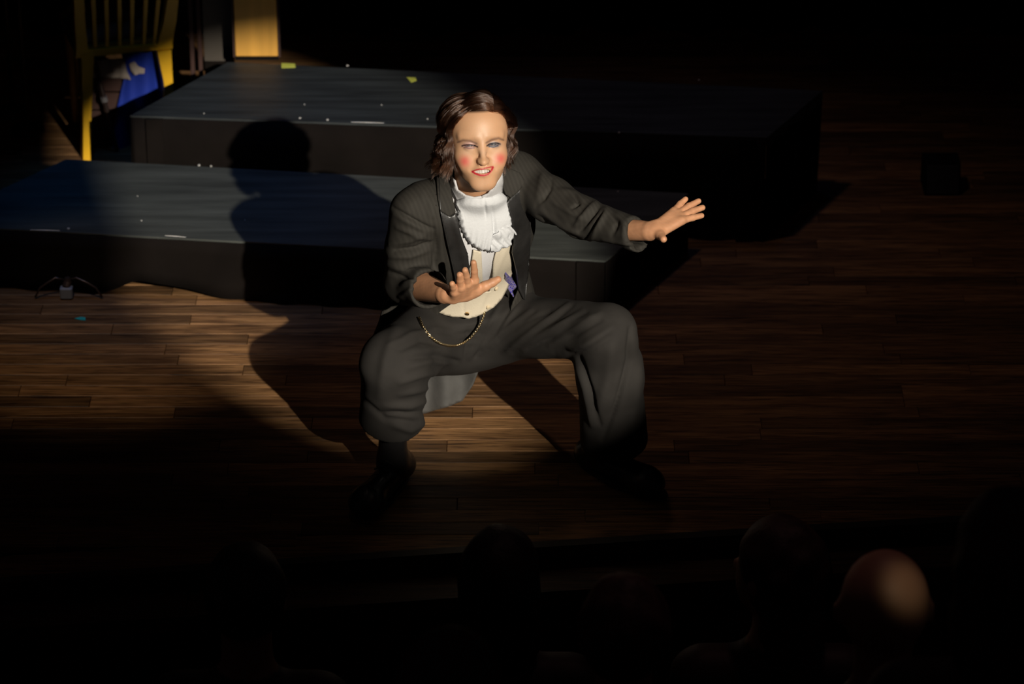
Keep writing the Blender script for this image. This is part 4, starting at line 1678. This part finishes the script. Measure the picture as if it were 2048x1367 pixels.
zA = cpt(172., 112.)[2]
bar(chair, 'leg', [(cA, .013), (cpt(172, 225), .013), (cpt(173, 105), .021)], .02, .016, M_yel)
bar(chair, 'leg', [(cB, .013), (cpt(334, 160), .0145), (cpt(326, 98), .022)], .02, .016, M_yel)
for b_, px_ in ((.30, 188), (.30, 318)):
    q = cpt(px_, 100, b_)
    mb = MB()
    mb.tube([(q[0], q[1], 0), (q[0], q[1], zA - .02)], [.012, .02], 8)
    mb.build('leg', M_yel, chair)
mb = MB()
a, b, c, d_ = cpt(150, 114), cpt(343, 94), cpt(343, 84), cpt(150, 99)
mb.hexa([a - cn * .012, b - cn * .012, b + cn * .012, a + cn * .012], [d_ - cn * .012, c - cn * .012, c + cn * .012, d_ + cn * .012])
mb.build('seat_rail', M_yel, chair)
mb = MB()
e0, e1 = cpt(152, 98), cpt(342, 88)
Lc = np.linalg.norm(e1 - e0)
ring = [e0 + (e1 - e0) * t for t in np.linspace(0, 1, 6)] + [e1 + cn * .30 - cd * .02, e1 + cn * .36 - cd * .08, e0 + cn * .36 + cd * .08, e0 + cn * .30 + cd * .02]
mb.hexa([p * [1, 1, 0] + (0, 0, zA + .005) for p in ring], [p * [1, 1, 0] + (0, 0, zA + .030) for p in ring])
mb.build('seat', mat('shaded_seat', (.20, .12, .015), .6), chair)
bar(chair, 'back_post', [(cpt(163, 104), .019), (cpt(158, 40), .016), (cpt(156, 0), .016), (cpt(153, -70), .016), (cpt(152, -150), .014)], .02, .014, M_yel)
bar(chair, 'back_post', [(cpt(326, 92), .024), (cpt(338, 40), .020), (cpt(343, 0), .018), (cpt(352, -70), .016), (cpt(356, -150), .014)], .02, .014, M_yel)
bar(chair, 'top_rail', [(cpt(254, -172), .165), (cpt(254, -142), .160)], .1, .013, M_yel)
for x0, x1 in ((190, 186), (214, 212), (239, 238), (263, 264), (287, 291), (308, 316)):
    bar(chair, 'slat', [(cpt(x0, 95 - (x0 - 172) * .06), .0055), (cpt(x1, 0), .0065), (cpt(x1 + (x1 - x0) * .6, -150), .0065)], .01, .006, M_yel)
# cushion lying on the seat
cu = MB()
cc_ = (e0 + e1) / 2 + cn * .13
V = []
for i in range(25):
    for j in range(13):
        u, v = -1 + 2 * i / 24, -1 + 2 * j / 12
        zz = .045 * (1 - u ** 4) ** .5 * (1 - v ** 4) ** .5
        V.append(cc_ * [1, 1, 0] + cd * u * .135 + cn * v * .11 + (0, 0, zA + .031 + zz + .006 * math.sin(9 * u + 4 * v)))
Q = [(i * 13 + j, (i + 1) * 13 + j, (i + 1) * 13 + j + 1, i * 13 + j + 1) for i in range(24) for j in range(12)]
o = link('seat_cushion', mesh_np('seat_cushion', V, Q), M_cush)
so = o.modifiers.new('t', 'SOLIDIFY'); so.thickness = .012
tag(o, 'rumpled grey-brown cushion lying on the yellow chair seat', 'cushion')

# blue cloth and cream cloth under the chair
M_blue = mat('blue_cloth', (.003, .024, .28), .8, var=.2, vscale=5)
M_cream = mat('cream_cloth', (.46, .38, .32), .85, var=.2)
M_crate = mat('brown_crate_wood', (.05, .022, .016), .8, var=.3)
bl = sheet('blue_cloth', [(252, 118), (328, 112), (345, 190), (345, 318), (234, 318), (236, 270), (241, 225), (249, 190), (258, 165)],
           lambda x, y: np.stack([cpt(a_, b_) + cn * (.05 + .012 * math.sin(a_ * .12)) for a_, b_ in zip(x, y)]), .004, M_blue, None, g=6)
tag(bl, 'deep blue cloth hanging to the floor under the yellow chair', 'cloth')
crate = empty('wooden_crate', tuple(cA + cn * .5 + cd * .05))
tag(crate, 'small brown wooden crate in the dark behind the yellow chair legs', 'crate')
q0 = cpt(180., 190., .10)
kz = cpt(220., 158., .07)[2]
base_ = np.array([q0[0] + .045, q0[1], 0])
for k in range(4):
    mb = MB()
    h_ = (kz - .01) / 4
    mb.bevbox(base_ + (.02, 0, h_ * (k + .5)), (.12, .012, h_ - .006), .002)
    mb.build('slat', M_crate, crate)
for sx in (-.045, .075):
    mb = MB()
    mb.bevbox(base_ + (sx, .05, (kz - .01) / 2), (.012, .08, kz - .01), .002)
    mb.build('side_panel', M_crate, crate)
mb = MB()
mb.bevbox(base_ + (.02, .045, kz - .008), (.122, .10, .014), .002)
mb.build('lid', M_crate, crate)
yc = float(base_[1]) - .016
cr_ = sheet('cream_cloth', [(178, 122), (248, 117), (254, 140), (261, 160), (245, 157), (225, 156), (205, 154), (182, 158)],
            lambda x, y: at_y(x, y, yc - .01 + .004 * np.sin(x * .3)), .004, M_cream, None, g=4)
tag(cr_, 'pale cloth with a ragged hem draped on the brown crate', 'cloth')
c2_ = sheet('torn_cloth', [(266, 138), (276, 133), (286, 144), (303, 148), (300, 156), (276, 160), (270, 152)],
            lambda x, y: np.stack([cpt(a_, b_) + cn * (.042 + .002 * math.sin(a_ * .4)) for a_, b_ in zip(x, y)]), .003, M_cream, None, g=3)
tag(c2_, 'small torn scrap of pale cloth pinned on the blue cloth', 'cloth')
# slim stands standing in the dark at the left
M_rod = mat('dark_metal_rod', (.10, .07, .06), .35, metal=.7)


def stand(px_, py_, top, lab, lean=0.0):
    f = at_z(px_, py_, 0)
    root = empty('microphone_stand', tuple(f))
    tag(root, lab, 'stand', None)
    t_ = f + (lean, 0, top)
    mb = MB(); mb.tube([f, f + (0, 0, .008), f + (0, 0, .016), f + (0, 0, .03)], [.055, .055, .045, .012], 20); mb.build('base', M_rod, root)
    mb = MB(); mb.tube([f + (0, 0, .02), t_], .007, 8); mb.build('pole', M_rod, root, smooth=True)
    mb = MB(); mb.tube([f + (0, 0, .52), f + (0, 0, .60)], .012, 10); mb.build('collar', M_rod, root)
    mb = MB(); mb.tube([t_, t_ + (0, -.03, .03)], [.010, .014], 10); mb.build('clip', M_rod, root)


stand(26, 226, 1.0, 'slim dark stand at the far left edge of the picture')
stand(55, 262, 1.0, 'slim dark stand between the edge stand and the yellow chair')
rp0, rp1 = cpt(190, 118, .02), cpt(228, 268, .02)
rp2 = rp0 + (rp1 - rp0) * (rp0[2] - .004) / (rp0[2] - rp1[2])
rod = empty('leaning_rod', tuple(rp2))
tag(rod, 'thin dark rod leaning in front of the brown crate under the chair', 'rod')
mb = MB(); mb.tube([rp2, rp0], [.006, .008], 8); mb.build('shaft', M_rod, rod, smooth=True)
mb = MB(); mb.tube([rp0 + (rp2 - rp0) * .42, rp0 + (rp2 - rp0) * .47], .011, 10); mb.build('ferrule', mat('dull_steel', (.35, .33, .33), .4, metal=.5), rod)
# wooden panel, grey board, posts
M_panel = mat('honey_wood_panel', (.78, .40, .07), .5, var=.12, vscale=3, stretch=(12, 12, 1))
M_grey = mat('grey_board_paint', (.07, .058, .045), .7, var=.2)
yb = float(at_z(510., 122., Z2)[1]) + .006
x0, x1 = float(at_y(471., 110., yb)[0]), float(at_y(556., 110., yb)[0])
pn = empty('stage_flat', ((x0 + x1) / 2, yb, Z2))
tag(pn, 'honey coloured upright wooden panel on the back edge of the upper platform', 'panel')
mb = MB(); mb.bevbox(((x0 + x1) / 2, yb + .012, Z2 + .012 + .45), (x1 - x0, .022, .9), .002); mb.build('board', M_panel, pn)
mb = MB(); mb.bevbox(((x0 + x1) / 2, yb + .012, Z2 + .006), (x1 - x0 + .004, .026, .012), .001); mb.build('foot_strip', M_skirt, pn)
for xx in (x0 - .004, x1 + .004):
    mb = MB(); mb.box((xx, yb + .012, Z2 + .46), (.006, .026, .9)); mb.build('edge_strip', M_crate, pn)
yg = 1.98
x0, x1 = float(at_y(408., 110., yg)[0]), float(at_y(468., 110., yg)[0])
zg = float(at_y(430., 123., yg)[2])
gp = empty('grey_board', ((x0 + x1) / 2, yg, 0))
tag(gp, 'dull grey upright board standing just left of the wooden panel', 'board')
mb = MB(); mb.bevbox(((x0 + x1) / 2, yg + .01, zg + .45), (x1 - x0, .02, .9), .002); mb.build('board', M_grey, gp)
mb = MB(); mb.bevbox(((x0 + x1) / 2, yg + .01, zg / 2), (x1 - x0, .022, zg), .002); mb.build('base', M_skirt, gp)
for pxx, lab in ((400, 'thin brown upright post beside the grey board'), (384, 'thin brown upright post nearer the yellow chair')):
    xx = float(at_y(float(pxx), 110., yg)[0])
    mb = MB(); mb.bevbox((xx, yg + .01, .45), (.013, .02, .9), .002)
    mb.bevbox((xx, yg + .01, .006), (.024, .03, .012), .001)
    tag(mb.build('upright_post', M_crate), lab, 'post')
# dark monitor box in the right
mq = at_z(1882., 380., 0)
mo = empty('stage_monitor', tuple(mq))
tag(mo, 'black wedge-shaped box standing in the dark right part of the stage', 'speaker')
mb = MB()
mb.hexa([mq + v for v in ((-.055, -.04, 0), (.055, -.04, 0), (.055, .08, 0), (-.055, .08, 0))],
        [mq + v for v in ((-.055, .0, .09), (.055, .0, .09), (.055, .08, .09), (-.055, .08, .09))])
mb.build('cabinet', M_skirt, mo)
mb = MB()
mb.hexa([mq + v for v in ((-.048, -.042, .006), (.048, -.042, .006), (.048, -.034, .008), (-.048, -.034, .008))],
        [mq + v for v in ((-.048, -.006, .084), (.048, -.006, .084), (.048, .0, .086), (-.048, .0, .086))])
mb.build('grille', mat('black_grille', (.02, .02, .02), .6), mo)
# taped plug and cables at the skirt of the lower platform
cq = at_z(134., 596., 0)
cl = empty('taped_plug', tuple(cq))
tag(cl, 'grey taped cable plug lying at the foot of the lower platform', 'plug')
M_gtape = mat('grey_cloth_tape', (.20, .22, .27), .6)
mb = MB(); mb.bevbox(cq + (0, 0, .020), (.036, .03, .036), .004); mb.build('tape_wrap', M_gtape, cl)
mb = MB(); mb.tube([cq + (0, 0, .036), cq + (.004, .008, .05), cq + (.004, .008, .062)], [.013, .012, .008], 10); mb.build('plug_body', M_rod, cl)
for sgn, e in ((-1, -.075), (1, .085)):
    mb = MB()
    mb.tube([cq + (sgn * .006, .008, .055), cq + (sgn * .03, .006, .062), cq + (e * .7, .0, .05), cq + (e, -.004, .035), cq + (e * 1.2, -.006, .006)], .0032, 6)
    mb.build('cable', M_rod, cl, smooth=True)

# ================================================================== AUDIENCE, SEEN FROM BEHIND
M_ppl = {}


def aud(px_, py_, dep, fz, skin, hair, top, label, turn=0.0, bald=False, longh=False, hw=1.0):
    Hc = at_d(float(px_), float(py_), dep)
    f_ = np.array([math.sin(turn), math.cos(turn), 0])
    sd = np.array([f_[1], -f_[0], 0])
    R = np.stack([sd, f_, [0, 0, 1]], 1)
    up_ = np.array([0, 0, 1.])
    bf = np.array([0, 1., 0])
    bs = np.array([1., 0, 0])
    root = empty('person', (Hc[0], Hc[1] - .1, fz))
    tag(root, label, 'person', None)
    nb = Hc - up_ * .19 - bf * .03
    hip = np.array([Hc[0], Hc[1] - .10, fz + .50])

    def f(P):
        d = ellip(P, Hc + up_ * .02 - f_ * .01, (.078 * hw, .098, .105), R)
        d = smin(d, ellip(P, Hc + f_ * .035 - up_ * .045, (.058 * hw, .060, .070), R), .03)
        d = smin(d, ellip(P, Hc + f_ * .10 - up_ * .02, (.012, .018, .022), R), .015)
        for s_ in (-1, 1):
            d = smin(d, ellip(P, Hc + sd * s_ * .082 * hw - up_ * .01, (.008, .022, .034), R), .008)
        d = smin(d, capsule(P, Hc - up_ * .05 - f_ * .02, nb, .055, .060), .02)
        d = smin(d, capsule(P, nb - up_ * .05 - bs * .15, nb - up_ * .05 + bs * .15, .062, .062), .05)
        d = smin(d, ellip(P, nb - up_ * .20, (.17, .11, .19)), .05)
        d = smin(d, ellip(P, hip, (.17, .12, .12)), .08)
        for s_ in (-1, 1):
            sh = nb - up_ * .06 + bs * s_ * .18
            el = sh - up_ * .28 + bf * .06 + bs * s_ * .03
            d = smin(d, chain(P, [(sh, .052), (el, .042), (el + bf * .20 - up_ * .06 - bs * s_ * .06, .032)], .01), .03)
            kn = hip + bf * .43 + bs * s_ * .10
            d = smin(d, chain(P, [(hip + bs * s_ * .08, .080), (kn, .058), (kn - up_ * (kn[2] - fz - .05), .042), (kn - up_ * (kn[2] - fz - .04) + bf * .14, .036)], .02), .04)
        return d
    V, Q = nets(f, (Hc[0] - .34, Hc[1] - .34, fz - .02), (Hc[0] + .34, Hc[1] + .62, Hc[2] + .2), .0115)
    V = relax(V, Q, 1, .3)
    q = (V - Hc) @ R
    col = np.tile(np.array(skin), (len(V), 1))
    col[V[:, 2] < nb[2] + .03] = top
    o_ = mesh_np('body', V, Q)
    ca = o_.color_attributes.new('Col', 'FLOAT_COLOR', 'POINT')
    ca.data.foreach_set('color', np.concatenate([col, np.ones((len(col), 1))], 1).astype(F32).ravel())
    link('body', o_, M_aud, root)
    if not bald:
        def g(P):
            d = ellip(P, Hc + up_ * .028 - f_ * .018, (.090 * hw, .106, .112), R)
            if longh:
                d = smin(d, ellip(P, Hc - up_ * .10 - f_ * .045, (.095 * hw, .065, .15), R), .05)
            d = smax(d, (P - (Hc + f_ * .055).astype(F32)) @ nrm(f_ - up_ * .5).astype(F32), .02)
            if not longh: d = smax(d, (P - (Hc - up_ * .07).astype(F32)) @ (-up_).astype(F32), .02)
            d = d + .004 * noise3(P, 14, int(px_)) .astype(F32)
            return d
        V, Q = nets(g, Hc - (.17, .17, .30), Hc + (.17, .17, .17), .008)
        key = tuple(hair)
        if key not in M_ppl: M_ppl[key] = mat('spectator_hair', hair, .6, var=.5, vscale=30, stretch=(1, 1, .15), bump=.5, bscale=120)
        link('hair', mesh_np('hair', V, Q), M_ppl[key], root)
    # the seat underneath
    st = empty('theatre_seat', (hip[0], hip[1], fz))
    tag(st, 'theatre seat under the ' + label, 'seat', None)
    mb = MB(); mb.bevbox(hip + (0, .10, -.16), (.46, .44, .07), .015); mb.build('seat', M_seat, st)
    mb = MB(); mb.bevbox(hip + (0, -.165, .05), (.46, .06, .46), .015); mb.build('backrest', M_seat, st)
    for s_ in (-1, 1):
        mb = MB(); mb.bevbox(hip + (s_ * .237, -.02, -.25), (.03, .34, .50), .005); mb.build('side_panel', M_seatf, st)
        mb = MB(); mb.bevbox(hip + (s_ * .237, .02, .02), (.030, .30, .03), .008); mb.build('armrest', M_seatf, st)


M_aud = mat('spectator_skin_and_clothes', attr='Col', rough=.6)
M_seat = mat('dark_red_plush', (.06, .008, .010), .9)
M_seatf = mat('seat_metal', (.02, .02, .02), .5)
SK = (.38, .22, .15)
aud(492, 1196, 7.6, -.76, SK, (.012, .008, .006), (.02, .02, .02), 'black-haired spectator seated low near the left of the front row')
aud(1000, 1160, 7.6, -.76, SK, (.010, .007, .006), (.02, .015, .015), 'dark-haired spectator below the performer\'s feet', longh=True)
aud(1552, 1142, 7.6, -.76, SK, (.05, .025, .02), (.03, .012, .014), 'brown-haired spectator with head turned left beside the bald one', turn=-.9, longh=True)
aud(1248, 1268, 6.7, -.37, SK, (.055, .026, .02), (.03, .012, .012), 'brown-haired spectator nearest the lower middle of the picture')
aud(1768, 1215, 6.7, -.37, SK, (.1, .1, .1), (.02, .01, .012), 'bald spectator with light on the crown of the head', bald=True, hw=1.12)
aud(2020, 1122, 5.65, .10, SK, (.05, .02, .02), (.04, .012, .018), 'long-haired spectator cut off by the right edge', longh=True, hw=1.05)
aud(905, 1402, 5.65, .10, SK, (.03, .012, .010), (.04, .01, .016), 'spectator of whom only the crown shows at the bottom edge', turn=.4)
